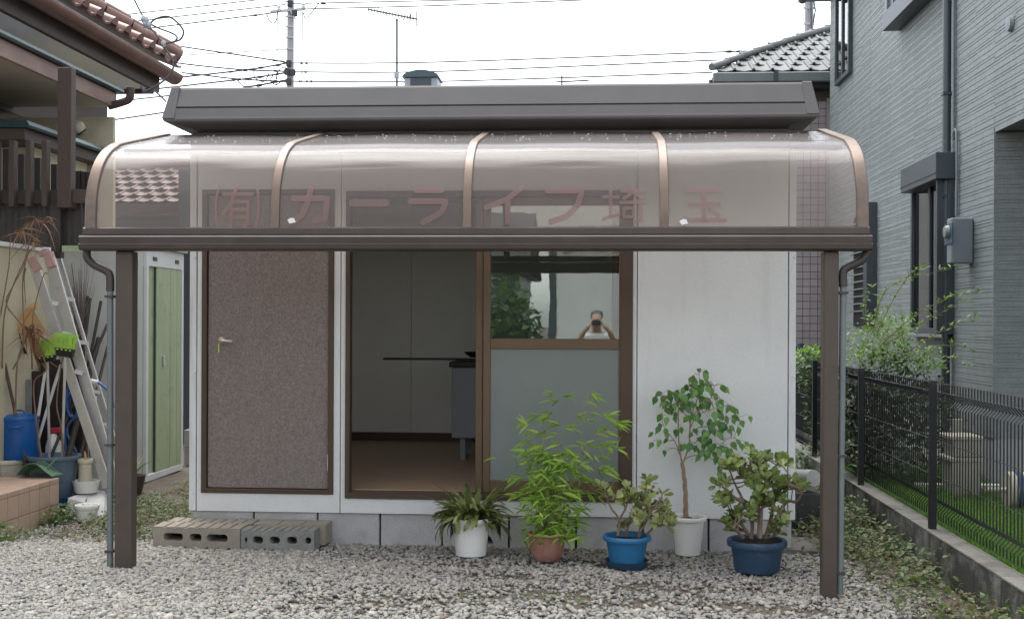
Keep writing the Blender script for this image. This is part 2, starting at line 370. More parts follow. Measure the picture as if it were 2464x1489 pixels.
# ------------------------------------------------------------------ ground
def sheet(name, m, xs, ys, zf, kind='structure', smooth=True):
    me = bpy.data.meshes.new(name); vs = [(x, y, zf(x, y)) for y in ys for x in xs]; n = len(xs)
    fs = [(j * n + i, j * n + i + 1, (j + 1) * n + i + 1, (j + 1) * n + i) for j in range(len(ys) - 1) for i in range(n - 1)]
    me.from_pydata(vs, [], fs); me.materials.append(M[m]); o = bpy.data.objects.new(name, me); C.objects.link(o); o['kind'] = kind
    if smooth: me.polygons.foreach_set('use_smooth', [True] * len(me.polygons))
    return o
def hump(x, y):
    return 0.012 * noise.noise((x * 1.3, y * 1.3, 0)) + 0.006 * noise.noise((x * 5, y * 5, 3))
def rng(a, b, s):
    n = int(round((b - a) / s)); return [a + (b - a) * i / n for i in range(n + 1)]
sheet('ground', 'mud', [-300, -60, -20, -8] + rng(-5, 1.9, 0.1) + [6, 20, 60, 300], [-300, -60, -10] + rng(0, 4.5, 0.5)[0:-1] + rng(4.5, 11, 0.1) + [14, 20, 60, 400],
      lambda x, y: gz(x, y) + (hump(x, y) if -5 <= x <= 1.9 and 4.4 < y < 11 else 0) - 0.012)
LAWN_Z = 0.20

# ------------------------------------------------------------------ the prefabricated hut
xL, xR = X_at(457, D), X_at(1915, D)
zB = PY(1388, 1242, D).z                                     # underside of the wall panels
zT = 2.56
hut = thing('prefab_hut', 'white panelled prefab hut with a brown flat roof and a half open sliding door', 'hut', ((xL + xR) / 2, D, 0))
def ring(x0, x1, z0, z1, a0, a1, b0, b1, y0, y1):
    o = [(x0, z0), (x1, z0), (x1, z1), (x0, z1)]; i = [(a0, b0), (a1, b0), (a1, b1), (a0, b1)]
    m = MB(); vs = []
    for y in (y0, y1):
        for p in o + i: vs.append((p[0], y, p[1]))
    fs = []
    for k in range(4):
        j = (k + 1) % 4
        fs += [(k, j, 4 + j, 4 + k), (8 + k, 12 + k, 12 + j, 8 + j), (k, 8 + k, 8 + j, j), (4 + k, 4 + j, 12 + j, 12 + k)]
    return m.add(vs, fs)
x474, x820, x1533, x1897 = [X_at(u, D) for u in (474, 820, 1533, 1897)]
g = 0.003
# door
dz0, dz1 = PY(640, 1187, D).z, PY(640, 456, D).z
dx0, dx1 = X_at(486, D), X_at(804, D)
ring(x474 + g, x820 - g, zB, zT, dx0, dx1, dz0, dz1, D, D + .06).build('wall_panel', 'panel_white', hut)
# sliding door
sx0, sx1 = X_at(832, D), X_at(1523, D)
sz0, sz1 = PY(1178, 1203, D).z, PY(1178, 459, D).z
ring(x820 + g, x1533 - g, zB, zT, sx0, sx1, sz0, sz1, D, D + .06).build('wall_panel', 'panel_white', hut)
MB().box(x1533 + g, x1897 - g, D, D + .06, zB, zT).build('wall_panel', 'panel_white', hut)
for a, b in ((xL, x474 - g), (x1897 + g, xR)):
    o = MB().box(a, b, D - .006, D + .06, zB, zT).build('corner_trim', 'trim_white', hut, bevel=.003)
    for v in (620, 900, 1195):
        z = 1.4 - (v - 775) / 2900 * 7.5
        MB().lathe([(.001, -.004), (.007, -.003), (.009, 0)], ((a + b) / 2 + .012, D - .0085, z), 10, 'Y').build('screw_cap', 'trim_white', o, smooth=True)
MB().box(xL, xL + .06, D + .0625, 10.7, zB, zT).build('side_wall', 'panel_white', hut)
oy0, oy1, oz0, oz1 = 8.0, 10.4, .50, 2.2                    # right side wall; unseen window opening added to light the interior
rr = ring(D + .0625, 10.7, zB, zT, oy0, oy1, oz0, oz1, -xR, -(xR - .06)); rr.v = [Vector((-p.y, p.x, p.z)) for p in rr.v]
rw_ = rr.build('side_wall', 'panel_white', hut)
rf_ = ring(oy0 + .001, oy1 - .001, oz0 + .001, oz1 - .001, oy0 + .05, oy1 - .05, oz0 + .05, oz1 - .05, -(xR + .01), -(xR - .05)); rf_.v = [Vector((-p.y, p.x, p.z)) for p in rf_.v]
rf_.build('added_window_frame', 'sash_brown', rw_)
MB().box(xR - .03, xR - .025, oy0 + .051, oy1 - .051, oz0 + .051, oz1 - .051).build('window_pane', 'clear_glass', rw_)
MB().box(xL + .0625, xR - .0625, 10.64, 10.70, zB, zT).build('back_wall', 'inner_wall', hut)
fz = PY(1000, 1182, D).z
MB().box(xL + .064, xR - .064, D + .075, 10.637, fz - .06, fz).build('floor', 'inner_floor', hut)
MB().box(xL + .064, xR - .064, D + .064, 10.637, zT - .1, zT - .06).build('ceiling', 'inner_wall', hut)
MB().box(xL + .063, xL + .075, D + .08, 10.637, fz + .002, zT - .102).build('lining_panel', 'inner_wall', hut)
xj = X_at(990, 10.62)
for a, b in ((xL + .078, xj - .002), (xj + .002, xR - .068)):
    MB().box(a, b, 10.622, 10.638, fz + .075, zT - .104).build('lining_panel', 'inner_wall', hut)
MB().box(xL + .078, xR - .068, 10.612, 10.6365, fz + .002, fz + .072).build('skirting_board', 'sash_dark', hut)
# foundation blocks
js = [457, 610, 764, 915, 1065, 1226, 1388, 1550, 1708, 1915]
fy = D + .022
for i in range(len(js) - 1):
    a, b = X_at(js[i], D), X_at(js[i + 1], D)
    if i == 0: a += .012
    if i == len(js) - 2: b -= .012
    if i == 4:
        blk = ring(a + .006, b - .006, -.08, zB - .004, a + .05, b - .05, .02, zB - .03, fy - .002, fy + .1).build('vent_block', 'concrete', hut)
        cx, cz = (a + b) / 2, .0
        for r0, r1 in ((.0, .042), (.085, .125)):
            pts = []
            for k in range(13):
                t = math.pi * k / 12; pts.append((cx + r1 * 1.3 * math.cos(t), cz + .018 + r1 * math.sin(t)))
            if r0 == 0: poly = pts
            else: poly = pts + [(cx + r0 * 1.3 * math.cos(math.pi * (12 - k) / 12), cz + .018 + r0 * math.sin(math.pi * (12 - k) / 12)) for k in range(13)]
            MB().prism(poly, 'Y', fy + .004, fy + .08).build('vent_rib', 'concrete', blk, fix=True)
        MB().box(a + .01, b - .01, fy + .102, fy + .12, -.08, zB - .006).build('vent_back', 'mortar', blk)
    else:
        MB().box(a + .006, b - .006, fy, fy + .1, -.08, zB - .004).build('foundation_block', 'concrete', hut, bevel=.003)
MB().box(xL + .05, xR - .05, fy + .125, fy + .15, -.08, zB - .005).build('mortar', 'mortar', hut)
MB().box(xL + .03, xL + .13, D + .18, 10.6, -.05, zB - .004).build('side_footing', 'concrete', hut)
MB().box(xR - .13, xR - .03, D + .18, 10.6, -.05, zB - .004).build('side_footing', 'concrete', hut)
# door leaf and frame
df = .014
fr = ring(dx0 + .001, dx1 - .001, dz0 + .001, dz1 - .001, dx0 + .034, dx1 - .034, dz0 + .03, dz1 - .03, D - .012, D + .055).build('door_frame', 'sash_dark', hut, bevel=.002)
lx0, lx1, lz0, lz1 = dx0 + .038, dx1 - .036, dz0 + .034, dz1 - .034
leaf = MB().box(lx0, lx1, D + .008, D + .045, lz0, lz1).build('door', 'door_vinyl', hut, bevel=.002)
hp = PY(533, 819, D)
m = MB().lathe([(.001, -.012), (.02, -.010), (.026, 0)], (hp.x, D + .007, hp.z), 18, 'Y')
m.build('door_handle', 'handle_metal', leaf, smooth=True)
MB().tube([(hp.x, D - .004, hp.z), (hp.x, D - .04, hp.z), (hp.x + .02, D - .045, hp.z - .002), (hp.x + .085, D - .043, hp.z - .006)], [.010, .011, .012, .010], 10).build('lever', 'handle_metal', leaf, smooth=True)
MB().box(hp.x - .012, hp.x - .006, D - .03, D - .026, hp.z - .075, hp.z - .014).build('key_tag', 'lime_bristle', leaf)
hz = PY(795, 1112, D).z
for z in (hz, lz1 - .25):
    MB().tube([(lx1 + .002, D - .004, z - .05), (lx1 + .002, D - .004, z + .05)], .007, 8).build('hinge', 'aluminium', leaf, smooth=True)
# sliding door: outer frame, two sashes
sf = ring(sx0 + .001, sx1 - .001, sz0 + .001, sz1 - .001, sx0 + .030, sx1 - .075, sz0 + .036, sz1 - .04, D - .016, D + .058).build('sliding_door_frame', 'sash_dark', hut, bevel=.002)
for y in (D + .010, D + .036):
    MB().box(sx0 + .03, sx1 - .076, y, y + .008, sz0 + .036, sz0 + .046).build('track', 'sash_dark', sf)
def sash(u0, u1, y, st):
    a, b = X_at(u0, y), X_at(u1, y); z0, z1 = sz0 + .048, sz1 - .042
    zm0, zm1 = PY(1330, 840, y).z, PY(1330, 815, y).z
    s = MB().box(a, a + st, y, y + .028, z0, z1).build('sash', 'sash_brown', hut, bevel=.002)
    MB().box(b - st, b, y, y + .028, z0, z1).build('stile', 'sash_brown', s, bevel=.002)
    MB().box(a + st + .0005, b - st - .0005, y + .001, y + .027, zm0, zm1).build('mid_rail', 'sash_brown', s, bevel=.002)
    MB().box(a + st + .0005, b - st - .0005, y + .001, y + .027, z0, z0 + .075).build('bottom_rail', 'sash_brown', s, bevel=.002)
    MB().box(a + st + .0005, b - st - .0005, y + .001, y + .027, z1 - .05, z1).build('top_rail', 'sash_brown', s, bevel=.002)
    MB().box(a + st + .001, b - st - .001, y + .011, y + .016, zm1 + .001, z1 - .051).build('glass_pane', 'window_glass', s)
    MB().box(a + st + .001, b - st - .001, y + .011, y + .016, z0 + .076, zm0 - .001).build('frosted_pane', 'frosted_glass', s)
sash(1163, 1507, D - .002, .044)
sash(1145, 1489, D + .028, .044)
# roof: a deep metal fascia round a flat roof, tapering in below
def P3(u, v, Y): return PY(u, v, Y)
y0 = D - .40
XA, XB = X_at(389, y0), X_at(1969, y0)
XTA, XTB = X_at(415, D - .33), X_at(1946, D - .33)
zm, zt2 = P3(1200, 284, y0).z, P3(1200, 205, D - .33).z
rings = [  # (x0, x1, y0, y1, z)
    (XTA, XTB, D - .33, 10.95, zt2), (XTA - .004, XTB + .004, D - .338, 10.958, zt2 - .012), (XA + .02, XB - .02, y0 + .022, 10.98, zm + .085),
    (XA + .035, XB - .035, y0 + .036, 10.965, zm + .083), (XA + .033, XB - .033, y0 + .034, 10.967, zm + .075), (XA + .016, XB - .016, y0 + .016, 10.984, zm + .073),
    (XA + .004, XB - .004, y0 + .004, 10.996, zm + .02), (XA, XB, y0, 11, zm + .008), (XA + .004, XB - .004, y0 + .004, 10.996, zm - .004),
    (XA + .02, XB - .02, y0 + .02, 10.98, zm - .012),
    (XA + .14, XB - .14, y0 + .12, 10.85, zm - .03), (XA + .15, XB - .15, y0 + .2, 10.82, zm - .045), (XA + .16, XB - .16, y0 + .21, 10.81, zm - .075)]
m = MB(); vs = []; fs = []
for a, b, c, d, z in rings: vs += [(a, c, z), (b, c, z), (b, d, z), (a, d, z)]
for i in range(len(rings) - 1):
    for k in range(4): fs.append((4 * i + k, 4 * i + (k + 1) % 4, 4 * i + 4 + (k + 1) % 4, 4 * i + 4 + k))
fs += [(0, 1, 2, 3), tuple(4 * (len(rings) - 1) + k for k in (3, 2, 1, 0))]
m.add(vs, fs); m.build('roof', 'roof_metal', hut)
for a, s in ((XTA, 1), (XTB, -1)):                            # end pieces of the fascia
    e = .008
    poly = [(a - s * .008, D - .345, zt2 + .003), (a + s * .045, D - .345, zt2 + .003), (a + s * .03, y0 - .006, zm + .01), ((XA if s > 0 else XB) - s * .005, y0 - .006, zm + .01)]
    q = MB(); q.add([(p[0], p[1], p[2]) for p in poly] + [(p[0], p[1] + .03, p[2]) for p in poly], [(0, 1, 2, 3), (4, 7, 6, 5), (0, 4, 5, 1), (1, 5, 6, 2), (2, 6, 7, 3), (3, 7, 4, 0)])
    q.build('fascia_end', 'roof_metal', hut, bevel=.003)
# wall head under the roof
MB().box(xL + .01, xR - .01, D + .005, D + .05, zT + .001, zm - .02).build('wall_head', 'sash_dark', hut)

# ------------------------------------------------------------------ things inside the hut
Yc = 9.15
cx0 = X_at(1088, Yc); cz = fz + .74
cab = thing('kitchen_cabinet', 'grey steel sink cabinet on legs inside the hut behind the open door', 'cabinet', (cx0 + .6, Yc + .27, fz))
MB().box(cx0, cx0 + 1.2, Yc, Yc + .55, fz + .17, cz - .03).build('body', 'steel_blue', cab, bevel=.004)
MB().box(cx0 - .02, cx0 + 1.22, Yc - .02, Yc + .57, cz - .029, cz + .012).build('worktop', 'wood_dark', cab, bevel=.004)
for dx in (.08, 1.12):
    for dy in (.06, .49):
        MB().box(cx0 + dx - .02, cx0 + dx + .02, Yc + dy - .02, Yc + dy + .02, fz, fz + .169).build('leg', 'steel_blue', cab)
bd = MB(); bd.bar((cx0 - .56, Yc + .2, cz + .026), (cx0 + 1.0, Yc + .2, cz + .028), .11, .014)
tag(bd.build('board', 'wood_dark', bevel=.003, org=(cx0 + .3, Yc + .2, cz + .014)), 'long dark board lying on the cabinet and sticking out to the left', 'board')
bx = X_at(1135, Yc)
pan = MB().lathe([(.07, cz + .041), (.115, cz + .075), (.12, cz + .085), (.11, cz + .085), (.068, cz + .05)], (bx + .04, Yc + .2, 0), 24)
tag(pan.build('pan', 'black_metal', smooth=True, org=(bx + .04, Yc + .2, cz + .041)), 'black shallow pan standing on the dark board in the hut', 'pan')

# ------------------------------------------------------------------ the awning in front
prof0 = [(6.10, 1.863), (6.103, 1.96), (6.115, 2.06), (6.150, 2.145), (6.205, 2.222), (6.285, 2.288), (6.375, 2.333), (6.48, 2.368), (6.85, 2.452), (7.2, 2.532)]
prof = [(p.y, p.z) for p in smoothpts([(0, a, b) for a, b in prof0], 5)]
Ya = 6.10
aX0, aX1 = X_at(202, Ya), X_at(2090, Ya)
awn = thing('awning', 'bronze framed lean-to awning with curved tinted plastic roof panels', 'awning', ((aX0 + aX1) / 2, Ya + .06, 0))
def prof_y(z):
    for i in range(len(prof) - 1):
        if prof[i][1] <= z <= prof[i + 1][1]:
            t = (z - prof[i][1]) / (prof[i + 1][1] - prof[i][1]); return prof[i][0] + t * (prof[i + 1][0] - prof[i][0])
    return prof[0][0]
def strip(x0, x1, off0, off1):                                # closed band along the profile
    m = MB(); n = len(prof); vs = []
    for i, (y, z) in enumerate(prof):
        a = prof[max(i - 1, 0)]; b = prof[min(i + 1, n - 1)]
        t = Vector((0, b[0] - a[0], b[1] - a[1])).normalized(); nn = Vector((0, -t.z, t.y))
        for x, of in ((x0, off0), (x1, off0), (x1, off1), (x0, off1)): vs.append(Vector((x, y, z)) + nn * of)
    fs = [(0, 1, 2, 3), tuple(4 * (n - 1) + k for k in (3, 2, 1, 0))]
    for i in range(n - 1):
        for k in range(4): fs.append((4 * i + k, 4 * i + (k + 1) % 4, 4 * i + 4 + (k + 1) % 4, 4 * i + 4 + k))
    return m.add(vs, fs)
ribx = [X_at(u, Ya) for u in (217, 661, 1123, 1597, 2075)]
wds = [.056, .044, .044, .044, .056]
for x, wd in zip(ribx, wds): strip(x - wd / 2, x + wd / 2, -.02, .012).build('rib', 'bronze_skylit', awn, bevel=.003, smooth=True)
panels = []
for i in range(4):
    a, b = ribx[i] + wds[i] / 2 - .004, ribx[i + 1] - wds[i + 1] / 2 + .004
    nx = 26; vs = []; fs = []
    for j, (y, z) in enumerate(prof):
        for k in range(nx + 1):
            x = a + (b - a) * k / nx; e = math.sin(math.pi * k / nx)
            d = e * (.004 * noise.noise((x * 1.1, z * 9, i)) + .0022 * noise.noise((x * .5, z * 24, 5 + i)) + .010 * (e - .5) * (1 if y > 6.2 else .3))
            vs.append((x, y - d * .8, z + d * .6))
    for j in range(len(prof) - 1):
        for k in range(nx): fs.append((j * (nx + 1) + k, j * (nx + 1) + k + 1, (j + 1) * (nx + 1) + k + 1, (j + 1) * (nx + 1) + k))
    m = MB(); m.add(vs, fs)
    panels.append(m.build('roof_panel', 'polycarbonate', awn, smooth=True, fix=False))
# faded lettering stuck on the curved panels
GL = {'(': [[(.9, 1), (.35, .78), (.12, .5), (.35, .22), (.9, 0)]], ')': [[(.1, 1), (.65, .78), (.88, .5), (.65, .22), (.1, 0)]],
      'yu': [[(0, .80), (1, .80)], [(.45, 1), (.30, .62), (0, .32)], [(.28, .62), (.28, 0)], [(.28, .61), (.88, .61), (.88, .08), (.74, .03)], [(.28, .42), (.88, .42)], [(.28, .24), (.88, .24)]],
      'ka': [[(.02, .72), (.95, .72), (.90, .10), (.62, .06)], [(.48, 1), (.42, .6), (.28, .25), (.02, .0)]], 'bar': [[(0, .5), (1, .5)]],
      'ra': [[(.15, .95), (.85, .95)], [(.0, .62), (.98, .62), (.85, .3), (.35, .0)]], 'i': [[(.95, 1), (.55, .65), (.02, .42)], [(.58, .64), (.58, .0)]],
      'fu': [[(.05, .92), (.95, .92), (.85, .5), (.55, .15), (.15, .0)]],
      'sai': [[(.0, .70), (.36, .70)], [(.18, .95), (.18, .18)], [(.0, .10), (.38, .24)], [(.45, .86), (1, .86)], [(.72, 1), (.69, .8), (.50, .66)], [(.74, .82), (.95, .67)], [(.42, .55), (1, .55)], [(.90, .55), (.90, .06), (.76, .02)], [(.50, .39), (.73, .39), (.73, .16), (.50, .16), (.50, .39)]],
      'tama': [[(.1, .93), (.9, .93)], [(.15, .52), (.85, .52)], [(.0, .05), (1, .05)], [(.5, .93), (.5, .05)], [(.66, .36), (.84, .19)]]}
def glyph(key, u0, u1, v0, v1, pi, wd):
    A = PY(u0, v1, Ya); B = PY(u1, v0, Ya); hw = wd * (B.z - A.z) / 2 if key != 'bar' else (B.z - A.z) / 2
    m = MB()
    for si, st_ in enumerate(GL[key]):
        q = [(A.x + hw + x * (B.x - A.x - 2 * hw), A.z + hw + y * (B.z - A.z - 2 * hw)) for x, y in st_]; pts = []
        for k in range(len(q) - 1):
            a, b = q[k], q[k + 1]; n = max(2, int(math.hypot(b[0] - a[0], b[1] - a[1]) / .02))
            pts += [(a[0] + (b[0] - a[0]) * t / n, a[1] + (b[1] - a[1]) * t / n) for t in range(n)]
        pts.append(q[-1]); off = .008 + .0006 * si; L_ = []; R_ = []
        for k, p in enumerate(pts):
            a = pts[max(0, k - 1)]; b = pts[min(len(pts) - 1, k + 1)]; dx, dz = b[0] - a[0], b[1] - a[1]; ln = math.hypot(dx, dz); nx, nz = -dz / ln * hw, dx / ln * hw
            L_.append((p[0] + nx, p[1] + nz)); R_.append((p[0] - nx, p[1] - nz))
        def V(p): return (p[0], prof_y(p[1]) - off, p[1])
        n = len(pts); m.add([V(p) for p in L_] + [V(p) for p in R_], [(k, k + 1, n + k + 1, n + k) for k in range(n - 1)])
        for e, (p, s0) in enumerate(((pts[0], L_[0]), (pts[-1], R_[-1]))):          # round ends
            a0 = math.atan2(s0[1] - p[1], s0[0] - p[0]); cap = [V((p[0] + hw * math.cos(a0 + math.pi * t / 6), p[1] + hw * math.sin(a0 + math.pi * t / 6))) for t in range(7)]
            m.add(cap, [tuple(range(7))])
    m.build('letter', 'letter_film', panels[pi], fix=False)
for a in (('(', 515, 530, 444, 552, 0, .06), ('yu', 533, 610, 442, 552, 0, .085), (')', 612, 627, 444, 552, 0, .06), ('ka', 697, 799, 448, 543, 1, .15), ('bar', 839, 937, 480, 498, 1, 1),
          ('ra', 981, 1083, 446, 543, 1, .15), ('i', 1162, 1267, 444, 541, 2, .14), ('fu', 1306, 1412, 445, 541, 2, .15), ('sai', 1447, 1556, 443, 541, 2, .085), ('tama', 1638, 1749, 447, 540, 3, .12)):
    glyph(*a)
for u, v, pi in ((703, 532, 1), (1645, 535, 3)):              # pale spots on the panels
    p = PY(u, v, Ya)
    m = MB(); m.prism([(p.x + .02 * math.cos(t * .785 + .3) * (1.25 if t % 2 else .85), p.z + .016 * math.sin(t * .785 + .3) * (1 if t % 3 else .7)) for t in range(8)], 'Y', prof_y(p.z) - .014, prof_y(p.z) - .008)
    m.build('pale_spot', 'white_plastic', panels[pi])
for k in range(4):                                            # leaf litter and drops lying on the flat part of the panels
    a, b = ribx[k] + .04, ribx[k + 1] - .04; m = MB(); r_ = random.Random(k + 40)
    for i in range(34):
        y = r_.uniform(6.52, 7.1); x = r_.uniform(a, b); f = (y - 6.48) / .72; z = 2.368 + f * (2.532 - 2.368); s = r_.uniform(.002, .007)
        m.lathe([(s, z + .004), (s * .8, z + s * .6 + .004), (s * .2, z + s * .8 + .004)], (x, y, 0), 6)
    m.build('litter', 'concrete', panels[k], kind='stuff')
# front beam with gutter, rear rail, posts
zb = 1.863
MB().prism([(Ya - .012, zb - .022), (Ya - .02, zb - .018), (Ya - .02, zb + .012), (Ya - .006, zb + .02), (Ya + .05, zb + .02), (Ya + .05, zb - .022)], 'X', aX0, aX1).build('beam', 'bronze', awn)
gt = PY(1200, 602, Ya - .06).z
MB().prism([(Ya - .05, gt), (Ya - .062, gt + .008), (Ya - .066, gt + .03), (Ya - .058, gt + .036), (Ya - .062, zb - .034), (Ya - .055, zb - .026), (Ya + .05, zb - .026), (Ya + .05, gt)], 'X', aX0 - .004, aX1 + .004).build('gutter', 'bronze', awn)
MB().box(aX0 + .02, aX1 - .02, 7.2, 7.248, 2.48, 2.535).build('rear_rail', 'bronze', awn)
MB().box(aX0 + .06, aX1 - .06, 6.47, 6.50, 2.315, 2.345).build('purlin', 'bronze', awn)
for u0, u1 in ((277, 317), (1982, 2018)):
    a, b = X_at(u0, Ya), X_at(u1, Ya)
    z0 = gz((a + b) / 2, Ya + .04) - .05
    MB().box(a, b, Ya, Ya + .085, z0, gt - .001).build('post', 'bronze_post', awn, bevel=.005)
def downpipe(p0, bends, vb, Y):
    pts = [PY(u, v, Y) for u, v in bends]; bot = PY(bends[-1][0] + p0, vb, Y)
    d = MB(); d.tube(smoothpts(pts, 5), .021, 12); pp = d.build('downpipe', 'pipe_dark', awn, smooth=True)
    e = MB(); e.tube([pts[-1] + Vector((0, 0, .02)), (bot.x, Y, bot.z)], .0165, 12); e.build('lower_pipe', 'pipe_grey', pp, smooth=True)
    for t in (.02, .55, .93):
        z = pts[-1].z + (bot.z - pts[-1].z) * t; x = pts[-1].x + (bot.x - pts[-1].x) * t
        k = MB(); k.box(x - .022, x + .022, Y - .022, Y + .05, z - .006, z + .006); k.build('pipe_clip', 'pipe_dark', pp)
downpipe(0, [(209, 601), (210, 620), (226, 637), (252, 650), (264, 663), (265, 700)], 1372, Ya + .03)
downpipe(-8, [(2088, 604), (2078, 622), (2060, 634), (2040, 643), (2029, 655), (2029, 690)], 1428, Ya + .03)

# ------------------------------------------------------------------ concrete step in front of the door
def hollow_block(name, label, x0, x1, yf, dp, z0, h, m, holes, skew=0.0, ridges=8):
    t = thing(name, label, 'block', ((x0 + x1) / 2, yf + dp / 2, z0), 'concrete blocks laid as a door step')
    # front outline cut by holes: horizontal bands + webs
    zl, zh = z0 + h * .34, z0 + h * .70
    body = MB(); yk = lambda x: yf + skew * (x - x0)
    xs = [x0]
    for a, b in holes: xs += [a, b]
    xs.append(x1)
    bm = bmesh.new()
    # solid bevelled block, then carved by rounded tunnels along Y
    vs = [(x0, yk(x0), z0), (x1, yk(x1), z0), (x1, yk(x1) + dp, z0), (x0, yk(x0) + dp, z0), (x0, yk(x0), z0 + h), (x1, yk(x1), z0 + h), (x1, yk(x1) + dp, z0 + h), (x0, yk(x0) + dp, z0 + h)]
    # front and back faces as polygons with slots: made from bands
    def slotpoly(a, b):
        r = (zh - zl) * .42; out = []
        for cx_, cz_, s in ((b - r, zl + r, -90), (b - r, zh - r, 0), (a + r, zh - r, 90), (a + r, zl + r, 180)):
            for k in range(4):
                an = R(s + 30 * k); out.append((cx_ + r * math.cos(an), cz_ + r * math.sin(an)))
        return out
    loops = [slotpoly(a, b) for a, b in holes]
    from mathutils.geometry import tessellate_polygon
    # ridged top and bottom edges of the face
    top = []; 
    for k in range(ridges + 1):
        x = x0 + (x1 - x0) * k / ridges
        if 0 < k < ridges: top += [(x - .008, z0 + h), (x - .005, z0 + h - .007), (x + .005, z0 + h - .007), (x + .008, z0 + h)]
        else: top.append((x, z0 + h))
    botm = []
    for k in range(ridges + 1):
        x = x1 - (x1 - x0) * k / ridges
        if 0 < k < ridges: botm += [(x + .008, z0), (x + .005, z0 + .008), (x - .005, z0 + .008), (x - .008, z0)]
        else: botm.append((x, z0))
    outer = top + botm
    alll = [outer] + loops
    tris = tessellate_polygon([[Vector((p[0], p[1], 0)) for p in l] for l in alll])
    flat = [p for l in alll for p in l]; n = len(flat)
    vs = [(p[0], yk(p[0]), p[1]) for p in flat] + [(p[0], yk(p[0]) + dp, p[1]) for p in flat]
    fs = [tuple(t_) for t_ in tris] + [tuple(i + n for i in reversed(t_)) for t_ in tris]
    k0 = 0
    for l in alll:
        for i in range(len(l)):
            j = (i + 1) % len(l); fs.append((k0 + i, k0 + j, n + k0 + j, n + k0 + i))
        k0 += len(l)
    body.add(vs, fs); bm.free()
    body.build('body', m, t)
    return t
def slots(x0, L, fr): return [(x0 + L * a, x0 + L * b) for a, b in fr]
bz = .035
A = PY(377, 1345, 7.17); B = PY(577, 1360, 7.08); Lb = B.x - A.x
hollow_block('concrete_block', 'tan hollow concrete block with long slots at the front left of the door step', A.x, B.x, 7.11, .19, bz, .124, 'concrete_tan', slots(A.x, Lb, [(.12, .345), (.42, .56), (.62, .86)]), -.06)
hollow_block('concrete_block', 'tan hollow concrete block at the back left of the step against the foundation', A.x + .02, B.x + .02, 7.29, .165, bz, .124, 'concrete_tan', slots(A.x + .02, Lb, [(.12, .345), (.42, .56), (.62, .86)]), -.03)
B2 = PY(755, 1365, 7.09)
hollow_block('concrete_block', 'dark grey hollow concrete block at the front right of the door step', B.x + .004, B2.x, 7.085, .15, bz - .005, .120, 'concrete_dark', slots(B.x, B2.x - B.x, [(.06, .10), (.17, .31), (.40, .54), (.63, .77), (.88, .96)]), .02, 9)
hollow_block('concrete_block', 'smooth brownish concrete block behind the dark grey one on the step', B.x + .03, B2.x + .03, 7.262, .185, bz, .122, 'concrete_tan', slots(B.x, B2.x - B.x, [(.15, .31), (.40, .54), (.63, .77)]), .0, 3)
pad = MB(); p = Gd(1925, 1335)
pad.add([(1.05, D - .02, -.02), (xR + .25, D - .05, -.02), (xR + .32, D + .3, -.02), (1.05, D + .3, -.02), (1.05, D - .02, .03), (xR + .2, D - .04, .02), (xR + .28, D + .28, .05), (1.05, D + .28, .05)],
        [(0, 3, 2, 1), (4, 5, 6, 7), (0, 1, 5, 4), (1, 2, 6, 5), (2, 3, 7, 6), (3, 0, 4, 7)])
tag(pad.build('concrete_pad', 'concrete_cap', org=(xR, D + .1, 0)), 'low concrete slab sticking out at the right foot of the hut', 'slab')
# ------------------------------------------------------------------ potted plants in front of the hut
def leafmesh(name, m, L, W, prof, fold=0.15, droop=0.0, wave=0.0, thick=0.0):
    vs = []; fs = []; n = len(prof)
    for i, wv in enumerate(prof):
        t = i / (n - 1); x = L * t; z = -droop * L * t * t; ww = W / 2 * wv
        zz = wave * W * math.sin(i * 2.1)
        vs += [(x, ww, z + fold * ww + zz), (x, 0, z), (x, -ww, z + fold * ww - zz)]
    for i in range(n - 1):
        a = 3 * i; fs += [(a, a + 1, a + 4, a + 3), (a + 1, a + 2, a + 5, a + 4)]
    me = bpy.data.meshes.new(name); me.from_pydata(vs, [], fs); me.materials.append(M[m])
    me.polygons.foreach_set('use_smooth', [True] * len(me.polygons)); return me
def aim(tip, nrm, roll=0.0):
    x = Vector(tip).normalized(); z = Vector(nrm); z = (z - x * z.dot(x))
    if z.length < 1e-3: z = Vector((0.3, 0.2, 1)) - x * Vector((0.3, 0.2, 1)).dot(x)
    z.normalize(); y = z.cross(x)
    mm = Matrix((x, y, z)).transposed()
    if roll: mm = Matrix.Rotation(roll, 3, x) @ mm
    return mm.to_euler()
def pot(t, name, m, c, r0, r1, h, lip, lh, soil=True, bulge=0.0, foot=0.0):
    z = c.z
    prof_ = [(r0 * .9, z), (r0, z + .004), (r0 + (r1 - r0) * .35 + bulge, z + h * .35), (r1 - .002, z + h - lh), (r1 + lip, z + h - lh + .003), (r1 + lip + .003, z + h - lh * .5), (r1 + lip, z + h - .003), (r1 + lip - .004, z + h), (r1 - .004, z + h - .004), (r1 - .008, z + h - .03)]
    o = MB().lathe(prof_, (c.x, c.y, 0), 40).build('pot', m, t, smooth=True)
    if soil:
        s = MB(); n = 24; vs = [(c.x, c.y, z + h - .022)]
        for rr in (.5, .99):
            for k in range(n):
                a = 2 * math.pi * k / n; vs.append((c.x + (r1 - .009) * rr * math.cos(a), c.y + (r1 - .009) * rr * math.sin(a), z + h - .024 + random.uniform(-.006, .006)))
        fs = [(0, 1 + k, 1 + (k + 1) % n) for k in range(n)] + [(1 + k, 1 + n + k, 1 + n + (k + 1) % n, 1 + (k + 1) % n) for k in range(n)]
        s.add(vs, fs); s.build('soil', 'potting_soil', t, smooth=True, fix=False)
    return o
def base(u, v, r):
    p = Gd(u, v); y = p.y + r; q = PY(u, v, y); return Vector((q.x, y, gz(q.x, y) + .012))
rnd = random.Random(11)
